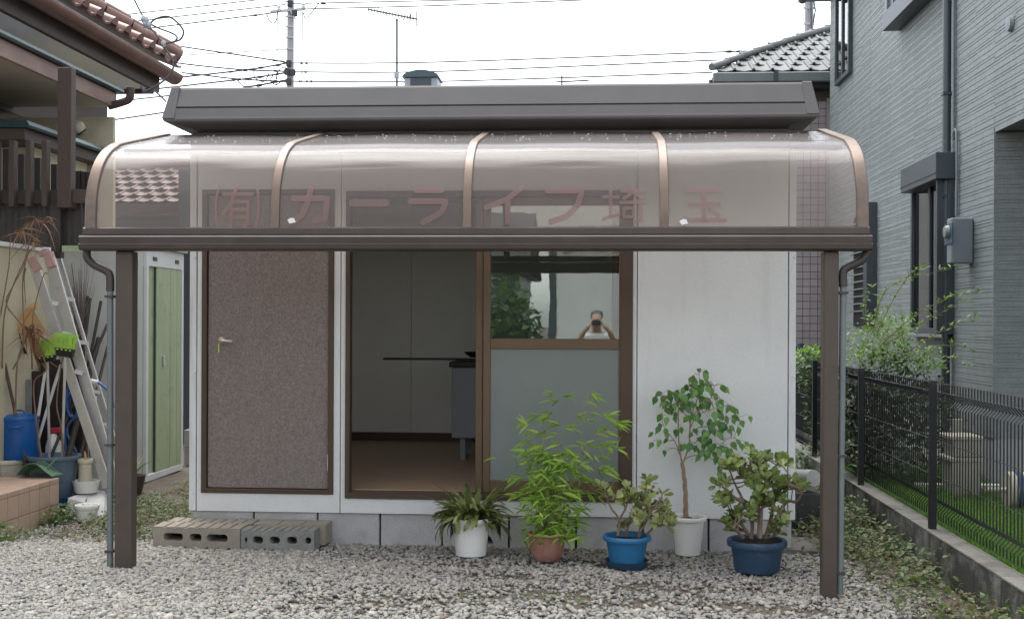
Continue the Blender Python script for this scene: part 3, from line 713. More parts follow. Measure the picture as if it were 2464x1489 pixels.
def rv(s=1.0): return Vector((rnd.uniform(-s, s), rnd.uniform(-s, s), rnd.uniform(-s, s)))

# --- white pot with a dense clump of strap leaves
c = base(1133, 1345, .09)
t = thing('potted_plant', 'round white pot with a low clump of dark arching strap leaves', 'potted plant', c, 'potted plants in front of the hut')
h = PY(1133, 1243, c.y).z - c.z
pot(t, 'pot', 'white_plastic', c, .088, .112, h, .013, .03)
def strapmesh(k):
    r_ = random.Random(k); n = 9; L = r_.uniform(.14, .29); W = r_.uniform(.020, .032); droop = r_.uniform(.5, 2.1)
    vs = []; fs = []; ang = 0.0; x = z = 0.0
    for i in range(n):
        tt = i / (n - 1); wv = (0.35 + 1.3 * tt if tt < .5 else 1.0) * (1 if tt < .85 else 1 - (tt - .85) * 5.5) * (1 + .38 * math.sin(i * 2.4 + k))
        ww = W / 2 * max(.12, wv); sw = .012 * math.sin(tt * 3 + k)
        vs += [(x, ww + sw, z + .25 * ww), (x, sw, z), (x, -ww + sw, z + .25 * ww)]
        ang = -droop * tt * 1.3; x += L / n * math.cos(ang); z += L / n * math.sin(ang)
    for i in range(n - 1):
        a = 3 * i; fs += [(a, a + 1, a + 4, a + 3), (a + 1, a + 2, a + 5, a + 4)]
    me = bpy.data.meshes.new('leaf'); me.from_pydata(vs, [], fs); me.materials.append(M['strap_leaf']); me.polygons.foreach_set('use_smooth', [True] * len(me.polygons)); return me
straps = [strapmesh(k) for k in range(16)]
top = c + Vector((0, 0, h - .02))
for k in range(270):
    a = rnd.uniform(0, 2 * math.pi); el = R(rnd.choice([rnd.uniform(10, 50), rnd.uniform(40, 80), rnd.uniform(45, 88)]))
    d = Vector((math.cos(a) * math.cos(el), math.sin(a) * math.cos(el) * .62, math.sin(el)))
    o_ = top + Vector((math.cos(a), math.sin(a), 0)) * rnd.uniform(.01, .085)
    piece('leaf', rnd.choice(straps), t, o_, aim(d, (0, 0, 1), rnd.uniform(-.7, .7)), [rnd.uniform(.7, 1.2)] * 3)

# --- terracotta coloured pot with bamboo
def Z3(x, y, Y): return PY(1010.6 + x * .36209, 866.3 + y * .36209, Y)
c = base(1316, 1357, .078)
t = thing('potted_bamboo', 'reddish brown pot of tall bamboo with thin lime green leaves', 'potted plant', c, 'potted plants in front of the hut')
h = PY(1316, 1280, c.y).z - c.z
pot(t, 'pot', 'terracotta_plastic', c, .072, .105, h, .008, .018, bulge=.014)
top = c + Vector((0, 0, h - .025))
tops = [((885, 215), .02), ((1115, 255), .03), ((790, 375), -.03), ((715, 430), .0), ((1285, 425), -.04), ((1170, 480), .05), ((930, 440), -.05), ((1240, 560), .02), ((700, 610), -.06), ((1060, 680), -.08), ((1000, 640), .06), ((1230, 700), -.02), ((830, 560), .07)]
culms = []
for k, ((x, y), dy) in enumerate(tops):
    b = top + Vector((rnd.uniform(-.07, .07), rnd.uniform(-.06, .06), 0)); b.x += (x - 880) * .00005
    e = Z3(x, y, c.y + dy)
    mid = b.lerp(e, .55) + Vector(((b.x - e.x) * .18, 0, .02)); q = b.lerp(e, .25) + Vector(((b.x - e.x) * .10, 0, .01))
    pts = smoothpts([b, q, mid, e], 5); culms.append(pts)
    MB().tube(pts, [.0036 * (1 - .7 * i / len(pts)) for i in range(len(pts))], 6).build('cane', 'cane', t, smooth=True)
for k in range(26):                                           # thin side shoots low in the clump
    b = top + Vector((rnd.uniform(-.085, .085), rnd.uniform(-.07, .07), 0)); e = b + Vector((rnd.uniform(-.12, .12), rnd.uniform(-.05, .05), rnd.uniform(.12, .36)))
    MB().tube([b, b.lerp(e, .5) + rv(.012), e], [.0022, .0018, .0008], 5).build('cane', 'cane', t, smooth=True)
bl = [leafmesh('leaf', 'bamboo_leaf', L, W, [.25, .8, 1, .85, .5, .04], .35, dr) for L, W, dr in ((.088, .0175, .1), (.074, .015, .22), (.10, .0185, .3), (.062, .014, .05))]
nodes = [(890,215),(920,270),(950,240),(880,350),(860,370),(790,370),(720,430),(700,410),(740,480),(790,480),(830,470),(930,430),(920,500),(960,450),(1140,220),(1140,240),(1100,270),(1110,350),(1040,370),(1110,400),(1210,360),(1250,370),(1290,420),(1320,420),(1280,440),(1220,470),(1170,490),(1210,560),(1250,570),(1310,590),(1180,570),(1100,550),(1040,540),(1080,600),(720,540),(760,570),(820,570),(700,600),(720,640),(790,640),(830,620),(930,560),(960,580),(990,630),(1010,660),(1060,690),(1090,730),(960,700),(940,680),(1190,640),(1210,700),(1220,740),(1180,720),(1260,760),(1000,760),(1050,780),(1100,800),(700,780),(660,780),(740,850),(770,860),(800,830),(700,890),(650,900),(720,930),(780,920),(920,860),(950,880),(1000,880),(1050,880),(1110,880),(1160,870),(1180,910),(900,950),(860,960),(950,970),(1010,980),(1060,1000),(1090,970),(760,1060),(730,990),(820,1010),(900,1080),(980,1050),(1000,1080),(830,1080),(760,730),(850,690),(880,640),(850,740),(900,770),(800,760)]
tw = MB(); nl = 0; extra = MB()
for (x, y) in nodes:
    P_ = Z3(x, y, c.y + rnd.uniform(-.10, .09))
    best = min((q for cl in culms for q in cl), key=lambda q: (q - P_).length + (0.06 if q.z > P_.z else 0))
    if (best - P_).length > .012: tw.tube([best, best.lerp(P_, .6) + Vector((0, 0, .008)), P_], [.0013, .001, .0008], 4)
    base_a = rnd.uniform(-.5, .5) + (0 if x > 940 else math.pi)
    for j in range(rnd.choice([3, 3, 4, 5])):
        a = base_a + rnd.uniform(-1.25, 1.25); d = Vector((math.cos(a), rnd.uniform(-.7, .4), rnd.uniform(-.62, .42))).normalized()
        sc = rnd.uniform(.75, 1.2)
        if nl < 298: piece('leaf', rnd.choice(bl), t, P_, aim(d, Vector((0, -.5, 1)) + rv(.5)), (sc, sc, sc)); nl += 1
        else:
            mm = aim(d, Vector((0, -.5, 1)) + rv(.5)).to_matrix(); me = rnd.choice(bl)
            extra.add([P_ + mm @ (Vector(v_.co) * sc) for v_ in me.vertices], [tuple(p_.vertices) for p_ in me.polygons])
for k in range(950):                                          # small leaves deep in the clump
    f = rnd.random(); P_ = top + Vector((rnd.gauss(0, .082) + .02, rnd.gauss(0, .06), -.01 + f ** 1.4 * .50)); a = rnd.uniform(0, 6.28); d = Vector((math.cos(a), math.sin(a) * .7, rnd.uniform(-.6, .5))).normalized()
    mm = aim(d, Vector((0, -.4, 1)) + rv(.6)).to_matrix(); me = rnd.choice(bl); sc = rnd.uniform(.55, 1.0)
    extra.add([P_ + mm @ (Vector(v_.co) * sc) for v_ in me.vertices], [tuple(p_.vertices) for p_ in me.polygons])
tw.build('side_twigs', 'cane', t, kind='stuff')
extra.build('small_leaves', 'bamboo_leaf', t, kind='stuff', fix=False, smooth=True)
hang = MB()
for dx, dz in ((-.02, .13), (.075, .12), (.085, .15), (.03, .05)):
    b = c + Vector((dx, -.102, h + .004)); hang.tube([b + Vector((0, .03, .01)), b, b + Vector((rnd.uniform(-.01, .01), -.004, -dz * .5)), b + Vector((rnd.uniform(-.015, .015), .0, -dz))], [.0012, .0012, .001, .0008], 4)
hang.build('dry_roots', 'dry_stem', t, kind='stuff')

# --- jade plants
def jade(label, name, c, potm, r0, r1, h, lip, lh, XY, trunks, heads, leafm, ls, dyr, limit=298, trad=.011, saucer=False, more=0):
    t = thing(name, label, 'potted plant', c, 'potted plants in front of the hut')
    cp = c.copy()
    if saucer: cp.z += .012
    pot(t, 'pot', potm, cp, r0, r1, h, lip, lh)
    if saucer:
        MB().lathe([(r0 + .012, c.z - .004), (r0 + .016, c.z), (r0 + .028, c.z + .035), (r0 + .032, c.z + .037), (r0 + .026, c.z + .037), (r0 + .014, c.z + .011)], (c.x, c.y, 0), 36).build('saucer', 'navy_plastic', t, smooth=True)
    top = cp.z + h - .03; pts_all = []
    for tr in trunks:
        dy0 = rnd.uniform(-.4, .4) * r1; dy1 = rnd.uniform(-dyr, dyr); n = len(tr); pts = []
        for i, (x, y) in enumerate(tr):
            f = i / (n - 1); pts.append(XY(x, y, c.y + dy0 * (1 - f) + dy1 * f))
        sp = smoothpts(pts, 4); k = len(sp)
        MB().tube(sp, [trad * (1 - .72 * i / k) * (1 + .12 * math.sin(i * 2)) for i in range(k)], 8).build('branch', 'jade_bark', t, smooth=True)
        pts_all += sp
    lm = [leafmesh('leaf', leafm, ls * s, ls * .68 * s, [.16, .45, .8, 1.0, .85, .12], .35, -.12) for s in (1, .85, 1.15)]
    tw = MB(); n = 0; extra = MB()
    lst = []
    for (x, y) in heads: lst.append((x, y, rnd.uniform(-dyr, dyr)))
    for i in range(more):
        x, y = rnd.choice(heads); lst.append((x + rnd.uniform(-45, 45), y + rnd.uniform(-40, 40), rnd.uniform(-dyr, dyr) + dyr * .3))
    for (x, y, dy) in lst:
        P_ = XY(x, y, c.y + dy); bst = min(pts_all, key=lambda q: (q - P_).length + (.05 if q.z > P_.z else 0))
        ax = (P_ - bst); ax = ax.normalized() if ax.length > .01 else Vector((0, 0, 1)); ax = (ax + Vector((0, -.25, .8))).normalized()
        if (P_ - bst).length > .01: tw.tube([bst, bst.lerp(P_, .55) + Vector((0, 0, -.004)), P_], [.0042, .0036, .003], 5)
        for j in range(rnd.choice([5, 6, 7])):
            a = j * 2.4 + rnd.uniform(-.3, .3); el = rnd.uniform(.15, 1.1)
            u_ = ax.orthogonal().normalized(); v_ = ax.cross(u_)
            d = (u_ * math.cos(a) + v_ * math.sin(a)) * math.cos(el) + ax * math.sin(el)
            o_ = P_ + d * .006 - ax * rnd.uniform(0, .018); sc = rnd.uniform(.75, 1.15); e_ = aim(d, ax, rnd.uniform(-.3, .3))
            me = rnd.choice(lm)
            if n < limit: piece('leaf', me, t, o_, e_, (sc, sc, sc)); n += 1
            else:
                mm = e_.to_matrix(); extra.add([o_ + mm @ (Vector(w_.co) * sc) for w_ in me.vertices], [tuple(p_.vertices) for p_ in me.polygons])
    if tw.v: tw.build('twigs', 'jade_bark', t, kind='stuff')
    if extra.v: extra.build('leaf_mass', leafm, t, kind='stuff', fix=False, smooth=True)
    return t
def Z4(x, y, Y): return PY(1424.5 + x * .38784, 866.3 + y * .38784, Y)
c = base(1508, 1374, .105)
hh = PY(1508, 1286, c.y).z - c.z - .012
jade('bright blue pot in a dark saucer with a small pale leaved jade plant', 'potted_jade_plant', c, 'blue_plastic', .094, .118, hh, .016, .03, Z4,
     [[(160, 1085), (170, 990), (120, 920), (90, 850)], [(165, 1080), (172, 990), (215, 900), (220, 800)], [(175, 1000), (235, 975), (300, 930)], [(290, 1095), (310, 980), (335, 800), (335, 745)], [(300, 1060), (330, 1010), (390, 900), (440, 850)], [(340, 1080), (390, 1030), (455, 990)], [(210, 1090), (225, 1030), (245, 960)]],
     [(100,790),(80,800),(105,840),(220,785),(220,850),(190,870),(335,735),(340,770),(330,810),(260,870),(300,920),(350,900),(260,940),(300,980),(440,825),(440,880),(465,900),(430,940),(450,990),(405,1010),(480,1000),(220,1020),(310,1000),(345,850),(150,850),(420,980),(240,830),(320,870),(360,930)],
     'jade_leaf', .044, .08, saucer=True, trad=.0085, more=36)
def Z6(x, y, Y): return PY(1684.4 + x * .2456, 1039.5 + y * .2456, Y)
c = base(1821, 1387, .128)
hh = PY(1821, 1296, c.y).z - c.z
big = jade('wide dark navy pot with a large bushy jade plant at the right of the row', 'potted_jade_plant', c, 'navy_plastic', .124, .145, hh, .018, .038, Z6,
     [[(500, 1040), (510, 880), (430, 680), (340, 500), (290, 370)], [(590, 1040), (600, 800), (620, 600), (560, 350)], [(640, 1040), (700, 820), (720, 700), (800, 600), (880, 520)], [(660, 1010), (830, 700), (940, 680), (990, 610), (985, 550)], [(580, 1030), (570, 700), (500, 450), (490, 230)], [(610, 700), (640, 560), (730, 350), (790, 280)], [(430, 690), (340, 640), (250, 560), (200, 510)], [(430, 670), (320, 650), (235, 735), (225, 690)], [(470, 1000), (380, 860), (330, 800)], [(730, 1010), (750, 900), (780, 830)], [(420, 1030), (330, 930)]],
     [(490,195),(560,250),(520,280),(600,270),(350,260),(330,310),(260,320),(280,350),(370,340),(430,330),(650,265),(790,280),(810,330),(860,305),(580,350),(610,375),(440,440),(480,470),(500,400),(400,430),(640,430),(690,450),(730,420),(560,440),(180,500),(220,490),(260,490),(210,650),(250,690),(290,620),(270,640),(760,620),(740,590),(720,530),(830,480),(860,500),(930,490),(980,520),(1000,540),(810,510),(560,660),(600,670),(570,710),(510,720),(480,740),(520,800),(480,820),(690,700),(720,660),(820,670),(340,780),(360,810),(400,780),(280,860),(250,880),(330,870),(320,940),(760,800),(800,850),(770,870),(720,900),(740,960),(820,880),(840,790),(390,850),(650,540),(530,540),(590,580),(640,600),(560,500)],
     'jade_leaf_deep', .042, .13, trad=.0115, more=130)

# --- tall white pot with a braided weeping fig
def Z5(x, y, Y): return PY(1482.3 + x * .27786, 866.3 + y * .27786, Y)
c = base(1655, 1343, .076)
h = PY(1655, 1240, c.y).z - c.z
t = thing('potted_fig_tree', 'tall white pot with a weeping fig tree on a braided trunk', 'potted plant', c, 'potted plants in front of the hut')
pot(t, 'pot', 'white_plastic', c, .074, .096, h, .012, .028)
b0, b1 = Z5(604, 1358, c.y), Z5(572, 890, c.y)
for k in range(3):
    pts = []
    for i in range(26):
        f = i / 25; p = b0.lerp(b1, f); a = f * 9.5 + k * 2.094; r = .0085 * (1 - .2 * f)
        p.x += .008 * math.sin(f * 3.0); pts.append(p + Vector((math.cos(a) * r, math.sin(a) * r, 0)))
    MB().tube(pts, [.0088 - .003 * i / 25 for i in range(26)], 8).build('trunk', 'bark', t, smooth=True)
brs = [[(572, 890), (548, 760), (540, 600), (540, 480), (545, 330), (600, 260)], [(580, 890), (630, 740), (640, 600), (650, 480), (700, 350), (725, 200), (720, 110)], [(560, 840), (520, 720), (460, 640), (410, 560), (400, 480), (420, 350)], [(590, 860), (650, 830), (740, 820), (850, 860), (1000, 860)], [(640, 600), (700, 480), (820, 430), (930, 400), (960, 405)], [(640, 640), (720, 580), (800, 570), (900, 520), (1090, 485)], [(610, 790), (700, 700), (800, 640), (900, 600), (970, 540)], [(740, 790), (870, 780), (940, 700), (1000, 670), (1080, 700)], [(550, 780), (490, 760), (430, 790)], [(500, 690), (420, 700), (340, 690)], [(650, 480), (760, 400), (840, 300), (850, 220)], [(548, 520), (480, 430), (390, 320)], [(625, 760), (680, 770), (700, 740)], [(650, 560), (600, 470), (560, 400)]]
bp_ = []
for k, br in enumerate(brs):
    dy = rnd.uniform(-.1, .1); n = len(br); pts = smoothpts([Z5(x, y, c.y + dy * i / (n - 1)) for i, (x, y) in enumerate(br)], 4); kk = len(pts)
    r0 = .0062 if k < 2 else .0036
    MB().tube(pts, [r0 * (1 - .78 * i / kk) for i in range(kk)], 6).build('branch', 'bark', t, smooth=True); bp_ += pts
lv = [(720,95),(765,130),(650,170),(690,180),(750,195),(800,215),(610,230),(660,240),(710,250),(640,270),(690,275),(740,270),(780,250),(820,235),(545,280),(590,270),(450,280),(400,300),(350,335),(385,350),(500,310),(545,310),(480,330),(430,330),(590,320),(620,340),(560,350),(650,310),(705,320),(745,330),(780,340),(840,310),(870,310),(880,375),(820,370),(790,390),(420,390),(420,430),(455,380),(480,410),(570,380),(550,430),(600,420),(640,380),(690,400),(740,400),(770,380),(470,455),(510,470),(500,520),(445,515),(395,485),(375,565),(420,610),(380,595),(325,650),(320,735),(390,710),(415,800),(440,640),(455,700),(520,620),(560,600),(575,750),(600,745),(625,510),(650,490),(680,490),(720,470),(610,500),(725,530),(670,615),(660,650),(690,780),(700,760),(655,740),(850,465),(880,480),(820,530),(870,540),(830,570),(900,560),(950,520),(1000,505),(1010,520),(940,560),(980,590),(960,620),(920,610),(880,640),(885,680),(840,620),(800,640),(745,640),(720,690),(770,700),(800,720),(750,740),(820,750),(860,740),(900,760),(880,790),(780,800),(740,800),(830,820),(725,850),(960,810),(990,790),(940,770),(875,860),(920,890),(888,960),(1000,730),(1040,710),(1080,740),(1110,730),(1085,545),(1155,505),(1055,600),(970,410),(995,420),(900,430),(910,235),(1030,850),(1060,840),(1000,870)]
lv += [(x + rnd.uniform(-28, 28), y + rnd.uniform(-26, 26)) for x, y in rnd.sample([q for q in lv if 400 < q[0] < 1000 and (q[1] < 420 or q[0] > 700)], 60)]
fl = [leafmesh('leaf', 'ficus_leaf', L, L * .62, [.06, .72, 1, .92, .62, .26, .03], .28, dr) for L, dr in ((.056, .15), (.049, .3), (.063, .25), (.052, .05))]
tw = MB()
for (x, y) in lv:
    P_ = Z5(x, y - 24, c.y + rnd.uniform(-.14, .12)); bst = min(bp_, key=lambda q: (q - P_).length)
    tw.tube([bst, bst.lerp(P_, .6) + Vector((0, 0, .01)), P_], [.0016, .0012, .0008], 4)
    d = Vector((rnd.uniform(-.75, .75) + (P_.x - c.x) * 1.0, rnd.uniform(-.75, .25), -rnd.uniform(.35, 1.1)))
    piece('leaf', rnd.choice(fl), t, P_, aim(d, Vector((rnd.uniform(-.5, .5), -.9, .75))), [rnd.uniform(.85, 1.15)] * 3)
tw.build('twigs', 'bark', t, kind='stuff')
# ------------------------------------------------------------------ neighbour's house on the left
YW = 10.4
wx = X_at(271, YW)
nh = thing('tiled_house', 'beige neighbour house on the left with red roof tiles, deep eaves and a slatted porch', 'house', (-5.2, 8.0, 0))
MB().box(-8, wx, YW, YW + .05, 1.99, 3.20).build('wall', 'stucco_beige', nh)
MB().box(-8, -3.75, 9.52, 9.56, 0, 1.985).build('lower_wall', 'stucco_white', nh)
zps = 3.29                                                    # porch soffit
MB().box(-8, wx + .002, 3.0, YW - .003, zps, zps + .09).build('porch_soffit', 'soffit_beige', nh)
f_ = MB().box(wx + .004, wx + .034, 3.0, YW - .01, zps - .015, zps + .115).build('porch_fascia', 'wood_beam', nh, bevel=.004)
MB().prism([(wx - .3, zps + .118), (wx + .07, zps + .118), (wx + .085, zps + .13), (wx + .085, zps + .15), (wx + .06, zps + .165), (wx - .3, zps + .22)], 'Y', 3.0, YW + .03).build('porch_roof_edge', 'teal_metal', nh)
MB().box(-8, wx - .31, 3.0, YW - .01, zps + .095, zps + .2).build('porch_roof', 'aluminium', nh)  # unseen top made bright to bounce light onto the upper soffit
# upper eaves
YE = 12.8
Xe = X_at(437, YE); ze = PY(437, 183, YE).z
MB().box(-8, Xe - .25, 3.0, YE - .25, ze - .185, ze - .15).build('soffit', 'soffit_white', nh)
MB().box(Xe - .248, Xe - .20, 2.8, YE - .15, ze - .21, ze + .0).build('fascia', 'wood_brown', nh, bevel=.004)
MB().box(-8, Xe - .251, YE - .245, YE - .18, ze - .23, ze + .0).build('fascia', 'wood_brown', nh)
MB().box(-8, Xe - .69, 3.0, YE - .35, 3.24, ze - .19).build('frieze', 'wood_brown', nh)
gp = MB()
gp.prism([(Xe - .19 + .19 * (1 - math.cos(R(a))) / 2, ze + .005 - .10 * math.sin(R(a))) for a in range(0, 181, 15)], 'Y', 2.8, YE + .02)
gp.build('gutter', 'copper_gutter', nh, smooth=True)
# roof tiles: rolls run up the slope (towards -x)
def rolltile(L, wd, m, r=.055):
    me = MB(); secs = []
    n = 7; pr = []
    for k in range(n + 1): a = math.pi * k / n; pr.append((-wd / 2 + r + r * -math.cos(a), r * 1.05 * math.sin(a)))
    pr += [(-wd / 2 + 2 * r + (wd - 2 * r) * .5, -.018), (wd / 2, 0)]
    vs = []; fs = []; q = len(pr)
    for xx, dz in ((0, .012), (-L, 0)):
        for (yy, zz) in pr: vs.append((xx, yy, zz + dz))
        for (yy, zz) in pr: vs.append((xx, yy, zz + dz - .018))
    for k in range(q - 1):
        fs += [(k, k + 1, 2 * q + k + 1, 2 * q + k), (q + k, 3 * q + k, 3 * q + k + 1, q + k + 1), (k, q + k, q + k + 1, k + 1), (2 * q + k, 2 * q + k + 1, 3 * q + k + 1, 3 * q + k)]
    vs_c = [(.004, pr[k][0], pr[k][1] + .012) for k in range(n + 1)]; b = len(vs); vs += vs_c; fs.append(tuple(b + k for k in range(n + 1)))
    me.add(vs, fs); mm = me.mesh('roof_tile', smooth=True); mm.materials.append(M[m]); return mm
rt = rolltile(.30, .262, 'roof_tile_red')
sl_ = R(24)
for i in range(15):
    for j in range(3):
        y = YE - .12 - .32 * i; s = .31 * j
        if y > YE - s * .9 + .1: continue
        p = Vector((Xe - .03 - s * math.cos(sl_), y, ze + .10 + s * math.sin(sl_)))
        piece('roof_tile', rt, nh, p, (random.uniform(-.02, .02), sl_, random.uniform(-.02, .02)), (1.22, 1.22, 1.22))
MB().box(-8, Xe - .12, 2.9, YE - .06, ze + .015, ze + .045).build('roof_deck', 'wood_dark', nh)
hp_ = []
for k in range(5):
    a = Vector((Xe - .02, YE - .06, ze + .2)) + Vector((-.2, -.2, .12)) * k
    m = MB(); m.tube([a, a + Vector((-.19, -.19, .105))], [.085, .075], 12); m.tube([a + Vector((.0, 0, .055)), a + Vector((-.19, -.19, .16))], [.055, .05], 10)
    m.build('hip_tile', 'roof_tile_red', nh, smooth=True)
# porch screens
Ys = 8.75
def pz(v, Y=Ys, u=100): return PY(u, v, Y).z
pp = MB().box(X_at(136, Ys), X_at(169, Ys), Ys, Ys + .085, pz(500), zps - .001).build('porch_post', 'wood_brown', nh, bevel=.004)
for u in (-20, 19, 59, 98):
    MB().box(X_at(u, Ys), X_at(u + 12.5, Ys), Ys, Ys + .065, pz(497), pz(337)).build('slat', 'wood_brown', nh, bevel=.002)
MB().box(-5.2, X_at(135, Ys) , Ys + .066, Ys + .10, pz(488), pz(455)).build('screen_rail', 'wood_brown', nh)
MB().box(X_at(170, Ys), X_at(222, Ys), Ys + .02, Ys + .06, pz(488), pz(455)).build('screen_rail', 'wood_brown', nh)
for u in range(-12, 222, 15):
    MB().box(X_at(u, Ys + .12), X_at(u + 10.2, Ys + .12), Ys + .115, Ys + .15, pz(592), pz(470)).build('slat', 'wood_dark', nh)
for u, vt in ((6, 344), (43, 358), (82, 367), (122, 383), (181, 400), (193, 402), (205, 404), (217, 408)):
    MB().box(X_at(u, Ys + .3), X_at(u + 14, Ys + .3), Ys + .29, Ys + .33, pz(500), pz(vt)).build('slat', 'wood_dark', nh)
MB().box(X_at(141, Ys), X_at(210, Ys), Ys + .05, Ys + .11, pz(605), pz(590)).build('sill_rail', 'shed_green', nh)
MB().box(X_at(115, Ys), X_at(137, Ys), Ys + .05, Ys + .12, pz(620), pz(480)).build('screen_post', 'wood_dark', nh)
# lean-to roof behind the screen
Xl = -4.35
MB().box(-7, Xl, 8.90, YW - .004, 2.775, 2.86).build('lean_to_board', 'wood_brown', nh)
MB().prism([(-7, 2.863), (Xl + .04, 2.863), (Xl + .05, 2.88), (Xl + .03, 2.915), (-7, 3.05)], 'Y', 8.87, YW - .004).build('lean_to_roof', 'teal_metal', nh)
MB().box(-7, Xl - .12, 9.3, 10.3, 1.99, 2.773).build('lean_to_wall', 'stucco_beige', nh)
# parapet
xpw = -4.3
MB().box(xpw - .14, xpw, 4.5, 9.22, -.05, 1.93).build('parapet_wall', 'stucco_beige', nh)
MB().box(xpw - .16, xpw + .018, 4.5, 9.235, 1.932, 1.966).build('parapet_cap', 'trim_white', nh, bevel=.003)
q = PY(188, 312, YW)
l_ = MB().lathe([(.07, 0), (.072, -.02), (.05, -.035)], (q.x, YW - .002, q.z + .01), 20, 'Y').build('lamp_base', 'cream_plastic', nh, smooth=True)
m = MB(); prof_l = [(.002, .07), (.03, .062), (.052, .035), (.058, 0), (.05, -.03), (.03, -.045)]
m.lathe(prof_l, (0, 0, 0), 18); rot = Matrix.Rotation(R(-35), 3, 'Y') @ Matrix.Rotation(R(25), 3, 'X'); m.v = [rot @ v_ + Vector((q.x + .05, YW - .10, q.z - .005)) for v_ in m.v]
m.build('lamp_globe', 'cream_plastic', l_, smooth=True)
m = MB(); m.lathe([(.028, -.05), (.046, -.046), (.046, -.034), (.028, -.040)], (0, 0, 0), 18); m.v = [rot @ v_ + Vector((q.x + .05, YW - .10, q.z - .005)) for v_ in m.v]
m.build('lamp_ring', 'black_metal', l_, smooth=True)
MB().tube(smoothpts([PY(262, 256, YW - .1), PY(290, 248, YW - .1), PY(311, 238, YW - .1), PY(314, 212, YW - .1)], 5), .035, 12).build('gutter_elbow', 'wood_brown', nh, smooth=True)
MB().box(-4.8, -4.55, 7.9, 8.1, zps - .06, zps - .002).build('ceiling_lamp', 'black_metal', nh)

# tiled porch step
cb = Gd(142, 1244)
Xt, Yt = cb.x, cb.y; zt = PY(142, 1148.5, Yt).z
st = thing('tiled_step', 'low porch step covered in square brownish pink tiles at the left edge', 'step', (Xt - .6, Yt - 1, 0))
MB().box(Xt - 2.5, Xt - .010, Yt - 3.5, Yt - .010, -.1, zt - .010).build('core', 'grout', st)
def tilemesh(a, b, th, m, bev=.002):
    me = MB().box(-a / 2, a / 2, -b / 2, b / 2, 0, th).mesh('tile', bevel=bev); me.materials.append(M[m]); return me
ts = .15
tm = tilemesh(ts - .005, ts - .005, .0095, 'porch_tile'); tcap = tilemesh(.034, ts - .005, .0095, 'porch_tile')
for i in range(13):
    y = Yt - ts * (i + .5)
    z = zt - .036
    piece('cap_tile', tcap, st, (Xt - .0097, y, zt - .018), (0, R(90), 0))
    for j in range(3):
        piece('tile', tm, st, (Xt - .0098, y, zt - .036 - ts * (j + .5)), (0, R(90), 0))
    for j in range(8):
        piece('tile', tm, st, (Xt - ts * (j + .5), y, zt - .0098))
for j in range(8):
    for k in range(2): piece('tile', tm, st, (Xt - ts * (j + .5), Yt - .0098, zt - .036 - ts * (k + .5)), (R(-90), 0, 0))

# ------------------------------------------------------------------ garden clutter on the left
def ZA(x, y, Y): return PY(x * .2587, 500.5 + y * .2587, Y)
def ZB(x, y, Y): return PY(x * .2844, 847 + y * .2844, Y)
def lathe_thing(name, label, cat, u0, u1, vt, vb, Y, rb, m, lip=.008, group=None, part='pot', zb=None):
    a, b = PY(u0, vt, Y), PY(u1, vt, Y); r = (b.x - a.x) / 2; cxx = (a.x + b.x) / 2; z1 = a.z; z0 = PY((u0 + u1) / 2, vb, Y - rb).z if zb is None else zb
    h = z1 - z0
    o = MB().lathe([(rb * .95, z0), (rb, z0 + .004), (r - .004, z1 - .035), (r + lip - .004, z1 - .03), (r + lip, z1 - .012), (r + lip - .003, z1), (r - .006, z1 - .001), (r - .012, z1 - .05), (rb * .9, z1 - .06)], (cxx, Y, 0), 32)
    return o, Vector((cxx, Y, z0)), r, z1
# big bluish pot with saucer and a dead stem
Yp = Yt + .28
o, c, r, z1 = lathe_thing('', '', '', 73, 187, 1093, 1226, Yp, .118, 'slate_plastic', .014)
dp_ = thing('potted_dead_plant', 'large slate blue pot with a dead leafless stem behind the tiled step', 'potted plant', Vector((c.x, c.y, 0)))
o.build('pot', 'slate_plastic', dp_, smooth=True)
MB().lathe([(.12, c.z - .012), (.128, c.z - .008), (.142, c.z + .075), (.147, c.z + .08), (.14, c.z + .08), (.122, c.z - .002)], (c.x, c.y, 0), 32).build('saucer', 'blue_plastic', dp_, smooth=True)
def stem(pts, r, t, Y=None, nm='stem', m='dry_stem'):
    return MB().tube(smoothpts(pts, 5), [r * (1 - .6 * i / (5 * (len(pts) - 1))) for i in range(5 * (len(pts) - 1) + 1)], 7).build(nm, m, t, smooth=True)
stem([ZB(540, 890, Yp), ZB(520, 640, Yp), ZB(480, 430, Yp), ZB(530, 60, Yp), ZA(660, 1400, Yp - .05)], .007, dp_)
stem([ZB(350, 890, Yp - .05), ZB(300, 520, Yp - .05), ZB(290, 250, Yp - .05), ZA(430, 1480, Yp - .08), ZA(300, 1100, Yp - .1), ZA(400, 640, Yp - .12), ZA(450, 620, Yp - .12)], .007, dp_)
stem([ZB(130, 520, Yp - .2), ZA(160, 1450, Yp - .2), ZA(230, 1150, Yp - .2), ZA(60, 900, Yp - .2), ZA(120, 730, Yp - .2), ZA(210, 560, Yp - .2), ZA(265, 380, Yp - .2), ZA(300, 170, Yp - .2)], .007, dp_)
